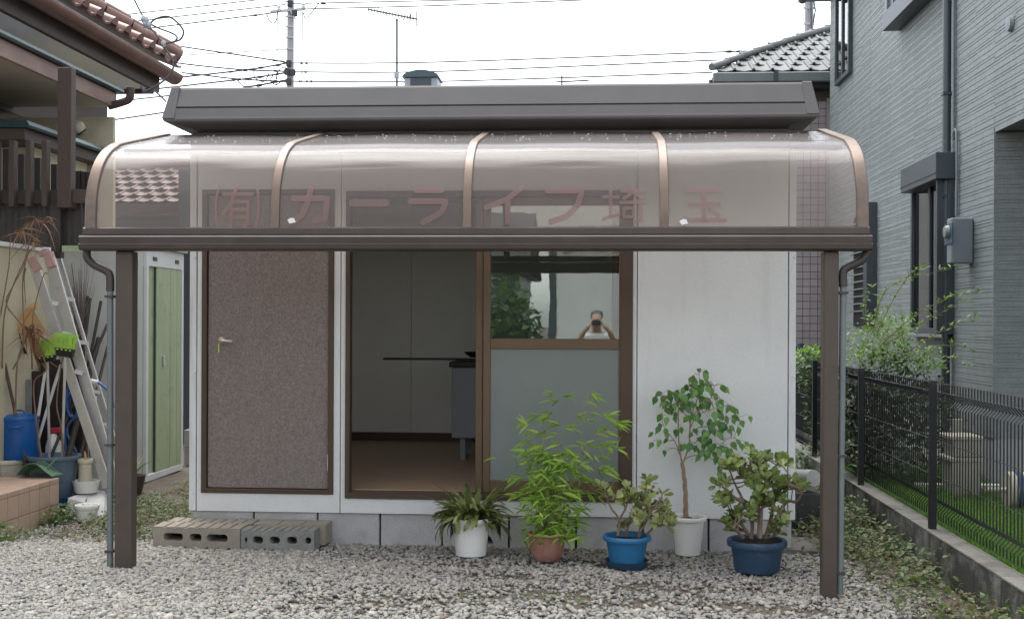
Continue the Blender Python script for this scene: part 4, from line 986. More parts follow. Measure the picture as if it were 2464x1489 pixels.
# tall dead reeds with brown tops
rd = thing('dried_palm', 'tall dead stems with drooping brown tops in front of the beige wall', 'plant', Gd(30, 1190) + Vector((0, .0, 0)))
Yr = Yt + .12
for pts in ([(-40, 1489), (-10, 1100), (80, 560), (90, 380), (105, 260)], [(20, 1489), (40, 1000), (130, 700), (230, 480), (270, 320), (250, 230)], [(120, 1500), (220, 1250), (210, 700), (265, 420), (340, 330), (330, 130)], [(240, 560), (225, 660), (240, 900)]):
    stem([ZA(x, y, Yr) for x, y in pts], .006, rd)
lp = leafmesh('leaf', 'dry_leaf', .19, .014, [.3, 1, .9, .8, .6, .4, .05], .3, .9)
for cx_, cy_, n in ((215, 215, 20), (330, 100, 12), (280, 300, 8), (420, 110, 8)):
    for k in range(n):
        a = rnd.uniform(0, 6.28); d = Vector((math.cos(a), rnd.uniform(-.6, .6), rnd.uniform(-.8, .4)))
        piece('leaf', lp, rd, ZA(cx_ + rnd.uniform(-35, 35), cy_ + rnd.uniform(-30, 40), Yr), aim(d, Vector((0, 0, 1)) + rv(.5), rnd.uniform(-1, 1)), [rnd.uniform(.45, .9)] * 3)
# second bunch of brown leaves lower down
bl2 = thing('dried_leaves', 'bunch of curled orange brown dead leaves hanging beside the brooms', 'plant', ZA(300, 1480, Yr + .05))
for k in range(46):
    a = rnd.uniform(-.6, 1.2) if k % 3 else rnd.uniform(-2, -1.2); d = Vector((math.cos(a), rnd.uniform(-.5, .5), math.sin(a) * .5 - .15))
    piece('leaf', lp, bl2, ZA(270 + rnd.uniform(-60, 60), 1110 + rnd.uniform(-30, 50), Yr + .05), aim(d, Vector((0, 0, 1)) + rv(.6), rnd.uniform(-1, 1)), [rnd.uniform(.5, 1.05)] * 3)
for k in range(5):
    piece('leaf', lp, bl2, ZA(300 + 12 * k, 1180 + 10 * k, Yr + .05), aim(Vector((rnd.uniform(-.2, .1), 0, -1)), Vector((0, -1, 0)), rnd.uniform(-.5, .5)), (1.3, 3.4, 1.2))
stem([ZA(300, 1500, Yr + .06), ZA(290, 1300, Yr + .06), ZA(275, 1110, Yr + .05)], .008, bl2)
# cardboard box lying against the wall
Yk = Yt + .42
bxk = thing('cardboard_box', 'open tan cardboard box tipped up against the beige wall', 'box', ZA(220, 1330, Yk))
def panel(nm, pts, Y0, dy, m, t, th=.006):
    p = [ZA(x, y, Y0 + d_) for (x, y), d_ in zip(pts, dy)]; nrm = (p[1] - p[0]).cross(p[2] - p[0]).normalized() * th
    k = MB(); k.add(p + [a + nrm for a in p], [(0, 1, 2, 3), (7, 6, 5, 4), (0, 4, 5, 1), (1, 5, 6, 2), (2, 6, 7, 3), (3, 7, 4, 0)]); return k.build(nm, m, t)
panel('flap', [(92, 1112), (235, 940), (300, 925), (165, 1138)], Yk, [-.05, .0, .0, -.05], 'cardboard', bxk)
panel('side', [(165, 1140), (300, 928), (420, 1130), (300, 1330)], Yk, [-.04, .01, .02, -.03], 'cardboard', bxk)
panel('side', [(92, 1120), (165, 1140), (250, 1360), (150, 1330)], Yk, [-.04, -.04, .06, .08], 'wood_dark', bxk)
panel('flap', [(290, 880), (350, 880), (330, 940), (240, 945)], Yk, [.1, .1, .02, .02], 'cardboard', bxk)
# boards behind the clutter; dark ones added to stand for the shaded gap
for k, (x0, x1, yt, yb, dY, mm, lab) in enumerate(((150, 255, 230, 720, .5, 'concrete_dark', 'short grey plank standing upright behind the blue bin'), (255, 330, 160, 760, .6, 'wood_dark', 'narrow dark plank added as shade behind the bin'), (330, 520, 60, 800, .7, 'wood_dark', 'wide dark board added as shade behind the white poles'), (500, 700, 40, 760, .72, 'wood_dark', 'dark panel added as shade behind the ladder'), (0, 120, 300, 640, .5, 'concrete_dark', 'grey board at the far left behind the blue bin'))):
    a = ZB(x0, yt, Yt + dY); b = ZB(x1, yb, Yt + dY)
    tag(MB().box(a.x, b.x, Yt + dY, Yt + dY + .03, 0.01, a.z).build('plank', mm, bevel=.003, org=((a.x + b.x) / 2, Yt + dY, .01)), lab, 'board')
# white poles
for p0, p1, r, lab in (((382, 165), (312, 620), .012, 'short white pole leaning among the clutter'), ((515, 105), (325, 730), .012, 'long white pole leaning towards the bluish pot')):
    a, b = ZB(*p0, Yt + .45), ZB(*p1, Yt + .4); b.z = max(.05, b.z)
    e = a + (b - a) * ((a.z - .03) / (a.z - b.z))
    tag(MB().tube([a, e], r, 8).build('pole', 'trim_white', smooth=True, org=e), lab, 'pole')
a, b = ZB(15, -20, Yt + .2), ZB(130, 520, Yt + .2); e = a + (b - a) * ((a.z - .03) / (a.z - b.z))
tag(MB().tube([ZA(-20, 1230, Yt + .2), a, e], .012, 8).build('wooden_stake', 'wood_brown', smooth=True, org=e), 'brown wooden stake leaning at the far left edge', 'stake')
# blue enamel bin on a cream pot
Yb = Yt + .30
o, c, r, z1 = lathe_thing('', '', '', -50, 68, 1101, 1230, Yb, .125, 'cream_plastic', .012)
cp_ = thing('flower_pot', 'large empty cream pot standing upside under the blue bin', 'flower pot', Vector((c.x, c.y, 0.01)))
cp_['label'] = 'large cream pot carrying the blue lidded bin'
o.build('pot', 'cream_plastic', cp_, smooth=True)
a, b = ZB(0, 885, Yb), ZB(322, 885, Yb); rb_ = (b.x - a.x) / 2; cxx = (a.x + b.x) / 2; zb0 = z1 + .002; zl_ = ZB(160, 578, Yb - rb_).z
bn = thing('lidded_bin', 'shiny blue enamel bin with a lid and side handle', 'bin', (cxx, Yb, zb0))
MB().lathe([(rb_ * .93, zb0), (rb_ * .97, zb0 + .008), (rb_ * .93, zl_), (rb_ * .88, zl_)], (cxx, Yb, 0), 40).build('body', 'blue_enamel', bn, smooth=True)
ld = MB().lathe([(rb_ * .96, zl_ - .008), (rb_ * .985, zl_), (rb_ * .96, zl_ + .018), (rb_ * .7, zl_ + .034), (.02, zl_ + .042)], (cxx, Yb, 0), 40).build('lid', 'blue_enamel', bn, smooth=True)
MB().tube(smoothpts([(cxx - .035, Yb, zl_ + .036), (cxx - .03, Yb, zl_ + .06), (cxx + .03, Yb, zl_ + .06), (cxx + .035, Yb, zl_ + .036)], 4), .006, 8).build('lid_handle', 'blue_enamel', ld, smooth=True)
p = ZB(128, 632, Yb - rb_)
MB().tube(smoothpts([p + Vector((-.035, .02, .006)), p + Vector((-.03, -.022, 0)), p + Vector((.03, -.02, 0)), p + Vector((.04, .02, .006))], 4), .011, 8).build('handle', 'blue_enamel', bn, smooth=True)
# beige pot, saucer, slab, small white pot
sl_c = ZB(770, 1290, Yt + .22); zs = .11
slab = MB(); A_ = [ZB(632, 1200, 0.1 + Yt + .3), ]
xa, xb = ZB(625, 1260, Yt + .2).x, ZB(905, 1260, Yt + .2).x
slab.add([(xa, Yt + .05, .0), (xb + .05, Yt + .02, .0), (xb - .04, Yt + .42, .0), (xa, Yt + .42, .0), (xa, Yt + .10, .125), (xb - .02, Yt + .12, .06), (xb - .1, Yt + .40, .135), (xa, Yt + .40, .135)], [(0, 3, 2, 1), (4, 5, 6, 7), (0, 1, 5, 4), (1, 2, 6, 5), (2, 3, 7, 6), (3, 0, 4, 7)])
tag(slab.build('concrete_slab', 'concrete', bevel=.004, org=((xa + xb) / 2, Yt + .22, 0)), 'tilted grey concrete slab under the white saucer and beige pot', 'slab')
Yq = Yt + .30
a, b = ZB(618, 1085, Yq), ZB(838, 1085, Yq); rs = (b.x - a.x) / 2; cxs = (a.x + b.x) / 2; z0s = .137; z1s = ZB(730, 1082, Yq).z
tag(MB().lathe([(rs * .8, z0s), (rs * .84, z0s + .004), (rs * .98, z1s - .006), (rs, z1s), (rs * .95, z1s), (rs * .8, z0s + .012)], (cxs, Yq, 0), 32).build('plant_saucer', 'white_plastic', smooth=True, org=(cxs, Yq, z0s)), 'wide white plastic saucer on the grey slab', 'saucer')
o, c, r, z1 = lathe_thing('', '', '', 190, 220, 1103, 1163, Yq, .052, 'cream_plastic', .01, zb=z0s + .013)
bp2 = thing('flower_pot', 'small beige pot with a dead stump standing in a white saucer', 'flower pot', Vector((c.x, c.y, c.z)))
o.build('pot', 'cream_plastic', bp2, smooth=True)
MB().tube([(c.x, c.y, z1 - .07), (c.x + .005, c.y, z1 - .01), (c.x - .004, c.y, z1 + .055)], [.016, .014, .004], 8).build('stump', 'cardboard', bp2, smooth=True)
MB().lathe([(.05, z1 - .02), (.002, z1 - .012)], (c.x, c.y, 0), 16).build('soil', 'potting_soil', bp2, smooth=True)
Yn = Gd(210, 1255).y + .065
o, c, r, z1 = lathe_thing('', '', '', 183, 236, 1213, 1255, Yn, .068, 'white_plastic', .006)
o.build('flower_pot', 'white_plastic', smooth=True, org=c); o2 = bpy.data.objects['flower_pot.002'] if 'flower_pot.002' in bpy.data.objects else C.objects[-1]
tag(o2, 'small scuffed white pot on the weeds at the corner of the tiled step', 'flower pot')
# dustpan on the step
Yd = Yt - .05
dpn = thing('dustpan', 'green plastic dustpan lying on the tiled step', 'dustpan', ZB(310, 1045, Yd))
pts = [(150, 1038), (190, 990), (240, 945), (290, 938), (330, 955), (380, 1000), (450, 1052)]
m = MB(); vs = []
for x, y in pts: q = ZB(x, y, Yd); vs.append(Vector((q.x, q.y - .02, max(q.z, zt + .002)))); 
for x, y in pts: q = ZB(x, y, Yd); vs.append(Vector((q.x, q.y + .16, max(zt + .003, zt + (q.z - zt) * .55))))
n = len(pts); vs += [v_ + Vector((0, 0, .005)) for v_ in vs]
fs = [(i, i + 1, n + i + 1, n + i) for i in range(n - 1)] + [(2 * n + i, 3 * n + i, 3 * n + i + 1, 2 * n + i + 1) for i in range(n - 1)] + [(i, 2 * n + i, 2 * n + i + 1, i + 1) for i in range(n - 1)]
m.add(vs, fs); m.build('pan', 'green_plastic', dpn, smooth=True)
MB().prism([(p_.x, p_.z) for p_ in vs[:n]], 'Y', Yd + .13, Yd + .14).build('pan_back', 'green_plastic', dpn)
MB().bar(ZB(385, 1000, Yd + .06), ZB(478, 893, Yd + .1), .024, .012).build('handle', 'green_plastic', dpn, bevel=.003)
# spray bottle
Ysb = Yt + .52
a = ZB(388, 860, Ysb); b = ZB(520, 860, Ysb); zt_ = ZB(460, 690, Ysb).z; zb_ = .02
sp = thing('spray_bottle', 'translucent white spray bottle with a red trigger head', 'bottle', ((a.x + b.x) / 2, Ysb, zb_))
w2 = (b.x - a.x) / 2; cxx = (a.x + b.x) / 2
MB().lathe([(w2 * .9, zb_), (w2, zb_ + .01), (w2, zt_ - .10), (w2 * .8, zt_ - .05), (w2 * .35, zt_ - .005), (w2 * .3, zt_)], (cxx, Ysb, 0), 20).build('body', 'white_plastic', sp, smooth=True)
MB().bar((cxx - .03, Ysb, zt_ + .022), (cxx + .055, Ysb, zt_ + .03), .028, .04).build('spray_head', 'red_plastic', sp, bevel=.004)
MB().bar((cxx - .025, Ysb, zt_ + .02), (cxx - .045, Ysb, zt_ - .03), .014, .01).build('trigger', 'red_plastic', sp)
# blue hose
hs_ = MB(); Yh = Yt + .58
loops = [ZB(740, 245, Yh), ZB(680, 260, Yh), ZB(600, 330, Yh), ZB(550, 450, Yh), ZB(545, 650, Yh), ZB(560, 860, Yh)]
hs_.tube(smoothpts(loops, 6), .010, 8)
for k in range(4):
    cxx_, cyy, rx, ry = 615 + 5 * k, 400 + 14 * k, 52 - 4 * k, 150 - 14 * k
    hs_.tube([ZB(cxx_ + rx * math.cos(t_ * .314), cyy + ry * math.sin(t_ * .314), Yh + .02 * k + .004 * t_ / 20) for t_ in range(21)], .009, 7)
hs_.tube(smoothpts([ZB(660, 540, Yh), ZB(585, 600, Yh), ZB(570, 690, Yh), ZB(645, 840, Yh)], 6), .010, 8)
hs_.tube(smoothpts([ZB(720, 242, Yh), ZB(800, 248, Yh), ZB(860, 275, Yh), ZB(930, 350, Yh), ZB(960, 470, Yh)], 6), .011, 8)
hz_ = thing('garden_hose', 'coiled blue garden hose hanging behind the stepladder', 'hose', ZB(600, 860, Yh))
hs_.build('hose', 'hose_blue', hz_, smooth=True)
MB().tube([ZB(770, 244, Yh), ZB(830, 258, Yh)], .018, 10).build('hose_joint', 'trim_white', hz_, smooth=True)
MB().tube([ZB(798, 370, Yh), ZB(806, 470, Yh)], .016, 10).build('hose_joint', 'trim_white', hz_, smooth=True)
# aluminium stepladder folded and leaning
Yl = Yt + .48
ld_ = thing('stepladder', 'folded aluminium stepladder with pink capped top leaning left', 'ladder', ZB(800, 1080, Yl))
def rail(p0, p1, wd, nm='rail', m='aluminium', th=.022, Y0=None, Y1=None):
    a, b = PY(*p0, Y0 or Yl), PY(*p1, Y1 or Yl); k = MB(); k.bar(a, b, wd, th, up=(0, 1, 0)); return k.build(nm, m, ld_, bevel=.002)
rail((77, 622), (258, 1172), .072, Y0=Yl - .10, Y1=Yl - .12); rail((116, 608), (272, 1150), .080, Y0=Yl - .08, Y1=Yl - .02)
rail((142, 615), (292, 1110), .024, Y0=Yl + .12, Y1=Yl + .25); rail((118, 640), (160, 800), .026, Y0=Yl + .06, Y1=Yl + .10)
for (p0, p1) in (((118, 728), (141, 731)), ((150, 800), (172, 806)), ((180, 893), (200, 898))):
    a, b = PY(*p0, Yl - .08), PY(*p1, Yl - .06); MB().bar(a, b, .05, .03).build('rung', 'aluminium', ld_)
for (p0, p1) in (((152, 718), (174, 722)), ((182, 822), (208, 826)), ((212, 940), (234, 944)), ((240, 1024), (262, 1022))):
    a, b = PY(*p0, Yl + .05), PY(*p1, Yl + .17); MB().bar(a, b, .05, .028).build('rung', 'aluminium', ld_)
for p0, p1 in (((74, 620), (92, 652)), ((112, 606), (126, 642))):
    rail(p0, p1, .062, 'end_cap', 'pink_cap', .03, Yl - .105, Yl - .105)
a, b = PY(96, 612, Yl - .1), PY(116, 604, Yl - .1); MB().bar(a, b, .05, .04).build('top_hinge', 'pink_cap', ld_)
MB().bar(PY(118, 606, Yl), PY(140, 614, Yl + .12), .03, .012).build('top_plate', 'aluminium', ld_)
# two lime green brooms standing bristles up
def broom(label, u0, u1, vt, vm, vb, Y, foot, tilt):
    a, b = PY(u0, vm, Y), PY(u1, vm, Y); top_ = PY((u0 + u1) / 2, vt, Y).z; cxx = (a.x + b.x) / 2; zb_ = PY(u0, vb, Y).z; ww = b.x - a.x
    t = thing('broom', label, 'broom', Vector((foot[0], foot[1], .02)), 'brooms standing head up')
    k = MB(); r_ = random.Random(u0)
    for i in range(260):
        f = r_.uniform(-.5, .5); x = cxx + f * ww * .92; y = Y + r_.uniform(-.02, .02); z = a.z + tilt * f * ww
        e = Vector((x + f * ww * .35 + r_.uniform(-.012, .012), y + r_.uniform(-.02, .02), top_ + tilt * f * ww + r_.uniform(-.022, .012)))
        k.tube([(x, y, z - .01), e], [.0028, .0018], 3, caps=False)
    k.build('bristles', 'lime_bristle', t, kind='stuff', fix=False)
    h_ = MB(); h_.add([(a.x - .004, Y - .025, a.z - tilt * ww / 2), (b.x + .004, Y - .025, b.z + tilt * ww / 2), (b.x + .004, Y + .025, b.z + tilt * ww / 2), (a.x - .004, Y + .025, a.z - tilt * ww / 2),
                       (a.x + .01, Y - .022, zb_ - tilt * ww / 2), (b.x - .01, Y - .022, zb_ + tilt * ww / 2), (b.x - .01, Y + .022, zb_ + tilt * ww / 2), (a.x + .01, Y + .022, zb_ - tilt * ww / 2)], [(0, 1, 2, 3), (7, 6, 5, 4), (0, 4, 5, 1), (1, 5, 6, 2), (2, 6, 7, 3), (3, 7, 4, 0)])
    h_.build('head', 'black_metal', t, bevel=.004)
    for j in range(4):
        f = -.36 + .24 * j; x = cxx + f * ww
        MB().box(x - .007, x + .007, Y - .027, Y - .0245, a.z + tilt * f * ww - .014, a.z + tilt * f * ww - .005).build('slot', 'lime_bristle', t)
    MB().tube([(cxx, Y, zb_ + .005), (foot[0], foot[1], .02)], .011, 8).build('handle', 'aluminium', t, smooth=True)
q = ZB(430, 900, Yt + .45)
broom('right and taller of the two lime green brooms with black heads', 136, 178, 804, 838, 858, Yt + .22, (ZA(560, 1480, Yt + .3).x - .02, Yt + .36), -.12)
broom('left broom of the pair with lime bristles, lower and partly behind brown leaves', 94, 134, 817, 856, 871, Yt + .26, (ZA(430, 1480, Yt + .3).x - .01, Yt + .40), .14)
# bundle of thin twigs and dark rods by the white wall
tb = thing('twig_bundle', 'upright bundle of thin bare twigs against the white wall', 'twigs', Gd(215, 1175) + Vector((0, .35, 0)))
k = MB(); b0_ = Vector((X_at(205, 9.2), 9.2, .02))
for i in range(70):
    x, y = random.Random(i).gauss(720, 75), random.Random(i + 99).uniform(480, 900); e = ZA(x, y, 9.3 + random.Random(i + 5).uniform(-.1, .1)); md = ZA(740 + (x - 720) * .35, 1000, 9.25)
    k.tube([b0_ + Vector((random.Random(i).uniform(-.05, .05), random.Random(i + 3).uniform(-.04, .04), 0)), md, e], [.004, .003, .001], 4, caps=False)
k.build('twigs', 'twig', tb, kind='stuff')
for i, (p0, p1) in enumerate((((818, 820), (770, 1300)), ((838, 840), (790, 1240)), ((940, 865), (845, 1350)), ((920, 1210), (870, 1400)), ((1000, 1080), (910, 1290)), ((1000, 1290), (950, 1489)))):
    a, b = ZA(*p0, 9.3), ZA(*p1, 9.2); e = a + (b - a) * ((a.z - .02) / (a.z - b.z))
    tag(MB().tube([a, e], .012 if i != 3 else .022, 7).build('garden_stake', 'wood_dark', smooth=True, org=e), ('tall thin dark stake nearest the ladder rail', 'tall thin dark stake just right of the first, behind the ladder', 'long thin dark stake standing alone against the white wall', 'thick short dark stick behind the ladder', 'thin dark stake slanting behind the awning downpipe', 'lowest thin dark stake beside the downpipe')[i], 'stake', 'dark stakes leaning on the white wall')
# ------------------------------------------------------------------ green storage shed
cs = Gd(351, 1160); Xs, Ysd = cs.x, cs.y
zst = PY(345, 596, Ysd).z; Ye = Ysd + 0.0
d_ = ray(440, 800); Ye = Xs / d_.x * d_.y
sh = thing('storage_shed', 'small metal storage shed with pale green sliding doors and white frame', 'shed', (Xs - .35, (Ysd + Ye) / 2, 0))
MB().box(Xs - .75, Xs - .03, Ysd, Ye + .02, .0, zst).build('body', 'shed_white', sh)
fr_ = MB(); z0_ = .055
MB().box(Xs - .029, Xs, Ysd, Ysd + .05, .0, zst).build('frame_post', 'shed_white', sh, bevel=.002)
MB().box(Xs - .029, Xs, Ye - .03, Ye + .02, .0, zst).build('frame_post', 'shed_white', sh, bevel=.002)
MB().box(Xs - .029, Xs, Ysd + .051, Ye - .031, .0, z0_).build('threshold', 'shed_white', sh, bevel=.002)
zl1 = PX(400, 645, Xs).z
MB().box(Xs - .029, Xs, Ysd + .051, Ye - .031, zl1, zst).build('lintel', 'shed_white', sh, bevel=.002)
MB().box(Xs - .8, Xs + .03, Ysd - .03, Ye + .05, zst + .002, zst + .05).build('shed_roof', 'shed_green', sh, bevel=.004)
for yy in (Ysd + .14, Ye - .22): MB().box(Xs + .001, Xs + .004, yy, yy + .1, zl1 + .05, zl1 + .085).build('vent_grille', 'sash_dark', sh)
def yat(u): dd = ray(u, 800); return Xs / dd.x * dd.y
ym = yat(378)
def leafdoor(y0, y1, xo, gr):
    ys = [y0] + [g_ for g_ in gr] + [y1]; poly = [(xo, y0)]
    for g_ in gr: poly += [(xo, g_ - .006), (xo - .008, g_ - .003), (xo - .008, g_ + .003), (xo, g_ + .006)]
    poly += [(xo, y1), (xo - .018, y1), (xo - .018, y0)]
    return MB().prism(poly, 'Z', z0_ + .003, zl1 - .003).build('shed_door', 'shed_green', sh)
leafdoor(Ysd + .053, ym + .04, Xs - .028 + .0, [yat(353)])
d2 = leafdoor(ym + .0, Ye - .033, Xs - .006, [yat(411), yat(427)])
MB().box(Xs - .0255, Xs - .012, ym - .012, ym - .001, z0_ + .003, zl1 - .003).build('gap_shade', 'house_trim', d2)  # dark strip standing in for the shaded gap between the doors
hq = PX(394, 868, Xs); MB().box(Xs - .005, Xs + .012, hq.y - .02, hq.y + .02, hq.z - .05, hq.z + .045).build('handle', 'aluminium', d2, bevel=.004)
# grey blocks stacked between shed and hut
yb_ = Ye + .35
for k, (v0, v1) in enumerate(((1140, 1098), (1098, 1056))):
    zb0_ = .0 + .17 * k
    tag(MB().box(X_at(444, yb_), X_at(444, yb_) + .39, yb_, yb_ + .15, zb0_ + .001 * k, zb0_ + .169).build('concrete_block', 'concrete_dark', bevel=.004, org=(X_at(444, yb_) + .2, yb_, zb0_)),
        ('lower' if k == 0 else 'upper') + ' grey block of the small stack between the shed and the hut', 'block')
# dark pot with spiky leaves behind the left awning post
q = Gd(322, 1190)
sp_ = thing('potted_spiky_plant', 'small dark pot with arching blade leaves behind the left awning post', 'potted plant', q)
MB().lathe([(.06, q.z), (.09, q.z + .15), (.095, q.z + .16), (.08, q.z + .16), (.05, q.z + .12)], (q.x, q.y, 0), 20).build('pot', 'wood_brown', sp_, smooth=True)
bls = leafmesh('leaf', 'strap_leaf', .3, .012, [.7, 1, .9, .7, .4, .05], .3, .5)
for k in range(16):
    a = rnd.uniform(0, 6.28); piece('leaf', bls, sp_, Vector((q.x, q.y, q.z + .15)), aim(Vector((math.cos(a), math.sin(a), rnd.uniform(.5, 1.6))), (0, 0, 1)), [rnd.uniform(.7, 1.1)] * 3)
# ------------------------------------------------------------------ right side: low wall, mesh fence, lawn
HW = .24
XW = (PZ(2464, 1432, HW).x + PZ(2045, 1151, HW).x) / 2
TW = .115
rw = thing('retaining_wall', 'low stained concrete block wall carrying the black mesh fence on the right', 'wall', (XW + TW / 2, 8, 0))
bm_ = MB().box(0, TW, -.197, .197, -.12, HW - .012).mesh('wall_block', bevel=.003); bm_.materials.append(M['concrete_wall'])
cm_ = MB().box(-.002, TW + .002, -.197, .197, HW - .0115, HW).mesh('coping_block', bevel=.002); cm_.materials.append(M['concrete_cap'])
for i in range(22):
    y = 4.1 + .4 * i + .2
    piece('wall_block', bm_, rw, (XW + random.uniform(-.002, .002), y, random.uniform(-.002, .002)))
    piece('coping_block', cm_, rw, (XW, y, random.uniform(0, .001)))
MB().box(XW + .01, XW + TW - .01, 4.1, 12.9, -.1, HW - .014).build('mortar', 'mortar', rw)
XF = XW + .075
zf1 = PX(2259, 921, XF).z; zf0 = HW + .035
fe = thing('mesh_fence', 'black welded wire mesh fence with square posts along the right boundary', 'fence', (XF, 8, HW))
def ypost(u, v=1200): dd = ray(u, v); return XF / dd.x * dd.y
yp = [ypost(2259), ypost(2083)]; stp = yp[1] - yp[0]
yps = [yp[0] - stp, yp[0], yp[1], yp[1] + stp, yp[1] + 2 * stp]
pm_ = MB().box(-.02, .02, -.02, .02, -.02, zf1 - HW + .015).mesh('post', bevel=.003); pm_.materials.append(M['black_metal'])
for y in yps: piece('post', pm_, fe, (XF - .035, y, HW))
bend = [(0, zf0), (0, zf0 + .05), (.032, zf0 + .085), (.0, zf0 + .12), (0, zf1 - .13), (.032, zf1 - .095), (0, zf1 - .06), (0, zf1)]
for i in range(len(yps) - 1):
    k = MB(); n = int(round((yps[i + 1] - yps[i]) / .05))
    for j in range(n):
        y = yps[i] + (j + .5) * (yps[i + 1] - yps[i]) / n
        k.tube([(XF + .02 + a, y, z) for a, z in bend], .0041, 4, caps=False)
    for a, z in ((0, zf0 + .004), (.034, zf0 + .085), (0, zf0 + .25), (0, (zf0 + zf1) / 2 + .06), (.034, zf1 - .095), (0, zf1 - .004), (0, zf1 - .055)):
        k.tube([(XF + .016 + a, yps[i] + .01, z), (XF + .016 + a, yps[i + 1] - .01, z)], .0024, 4, caps=False)
    k.build('mesh_panel', 'black_metal', fe, kind='stuff', fix=False)
LZ = .20
sheet('lawn_ground', 'lawn_soil', [XW + TW + .002] + rng(XW + TW + .1, 3.6, .1) + [6, 12], rng(3.5, 10.2, .1) + [13, 16], lambda x, y: LZ + .5 * hump(x, y))
gr = MB(); r_ = random.Random(5)
gvs = []; gfs = []
for i in range(36000):
    x = XW + TW + .02 + (r_.random() ** 1.3) * 1.9; y = r_.uniform(4.6, 10.2)
    z = LZ + .5 * hump(x, y); hgt = r_.uniform(.025, .06) * (1.5 if x < XW + .25 and r_.random() < .3 else 1); a = r_.uniform(0, 6.28); lx, ly = math.cos(a), math.sin(a); w_ = r_.uniform(.0025, .005); b = len(gvs); bx_ = r_.uniform(-.02, .02); by_ = r_.uniform(-.02, .02)
    gvs += [(x - lx * w_, y - ly * w_, z - .004), (x + lx * w_, y + ly * w_, z - .004), (x + bx_ + lx * w_ * .6, y + by_ + ly * w_ * .6, z + hgt * .6), (x + bx_ * 2, y + by_ * 2, z + hgt)]
    gfs += [(b, b + 1, b + 2), (b, b + 2, b + 3)]
me = bpy.data.meshes.new('lawn_grass'); me.from_pydata(gvs, [], gfs); me.materials.append(M['grass_blade']); o = bpy.data.objects.new('lawn_grass', me); C.objects.link(o); tag(o, 'short bright green lawn grass behind the mesh fence', 'grass', kind='stuff')
# ------------------------------------------------------------------ grey sided house on the right
XH = 2.95; YC = 9.2; YF = 15.45; ZL = 2.86
gh = thing('sided_house', 'two storey grey house with narrow ribbed siding filling the right edge', 'house', (XH + 2, 12, LZ))
MB().box(XH + .03, XH + 5, YC + .03, YF, LZ - .1, 5.75).build('core_wall', 'siding_joint', gh)
MB().box(XH + .03, XH + 5, 5.2, YC + .029, ZL + .004, 5.75).build('core_wall', 'siding_joint', gh)
MB().box(XH + .012, XH + 5.1, YC + .012, YF + .02, LZ - .12, .548).build('foundation', 'foundation_grey', gh)
S = .455
courses = [.045, .024, .045, .023, .044, .024, .046, .023, .045, .024, .045, .022, .045]
def sidingmesh(k, W=S, H=S):
    r2 = random.Random(k); z = 0; hs_ = list(courses)
    if k % 3 == 1: hs_[2], hs_[3] = hs_[3], hs_[2]; hs_[8], hs_[9] = hs_[9], hs_[8]
    if k % 3 == 2: hs_[5], hs_[6] = hs_[6], hs_[5]
    poly = [(.022, 0)]
    for q in hs_:
        d_ = r2.uniform(0, .0022); poly += [(d_, z + .001), (d_, z + q - .0045), (.005, z + q - .0035), (.005, z + q)]; z += q
    poly += [(.022, H)]
    m = MB().prism(poly, 'Y', -W / 2 + .0008, W / 2 - .0008)
    me = m.mesh('siding_panel'); me.materials.append(M['siding']); return me
sm = [sidingmesh(k) for k in range(7)]
nrow = 12; z0_ = .55
for j in range(nrow):
    zz = z0_ + j * S + .0
    if zz + S > 5.9: break
    low = zz + S * .5 < ZL
    y = YC + S / 2 if low else YC + S / 2 - 6 * S
    while y < YF:
        v = random.choice(sm); piece('siding_panel', v, gh, (XH, y, zz + .001)); y += S
for j in range(6):                                             # front facing wall in the recess
    for i in range(4):
        zz = z0_ + j * S
        if zz > ZL - .1: continue
        piece('siding_panel', random.choice(sm), gh, (XH + .012 + S * (i + .5), YC, zz + .001), (0, 0, R(90)))
MB().box(XH - .004, XH + .010, YC - .004, YC + .010, .55, ZL).build('corner_trim', 'siding', gh)
MB().box(XH + .002, XH + 5, 5.2, YC - .002, ZL - .02, ZL + .003).build('recess_soffit', 'siding', gh)
# eave tip at the far top corner
MB().box(XH - .30, XH + 4, 5.0, YF + .35, 5.55, 5.62).build('eave', 'house_trim', gh)
MB().tube([(XH - .30, 5.0, 5.60), (XH - .30, YF + .42, 5.60)], .06, 10).build('gutter', 'wood_brown', gh, smooth=True)
def yw(u): dd = ray(u, 700); return XH / dd.x * dd.y
def zw(u, v): return PX(u, v, XH).z
def window(ua, ub, z0, z1, name='window', prot=.03, bar=True, nb=1):
    ya, yb = sorted((yw(ua), yw(ub))); x = XH - prot
    w_ = MB(); fw = .05
    yy = [(ya, yb)]
    o_ = [(ya, z0), (yb, z0), (yb, z1), (ya, z1)]; i_ = [(ya + fw, z0 + fw), (yb - fw, z0 + fw), (yb - fw, z1 - fw), (ya + fw, z1 - fw)]
    vs = []
    for xx in (x, XH + .02):
        for p in o_ + i_: vs.append((xx, p[0], p[1]))
    fs = []
    for k in range(4):
        j = (k + 1) % 4; fs += [(k, j, 4 + j, 4 + k), (8 + k, 12 + k, 12 + j, 8 + j), (k, 8 + k, 8 + j, j), (4 + k, 4 + j, 12 + j, 12 + k)]
    w_.add(vs, fs); fr = w_.build(name, 'house_trim', gh, bevel=.003)
    MB().box(x + .022, x + .027, ya + fw + .001, yb - fw - .001, z0 + fw + .001, z1 - fw - .001).build('pane', 'dark_glass', fr)
    MB().box(x + .03, x + .045, ya + fw + .001, yb - fw - .001, z0 + fw + .001, z1 - fw - .001).build('blind', 'blind_grey' if nb else 'inner_wall', fr)
    if bar:
        ym = (ya + yb) / 2; MB().box(x + .004, x + .0215, ym - .025, ym + .025, z0 + fw + .001, z1 - fw - .001).build('mullion', 'house_trim', fr)
    return fr
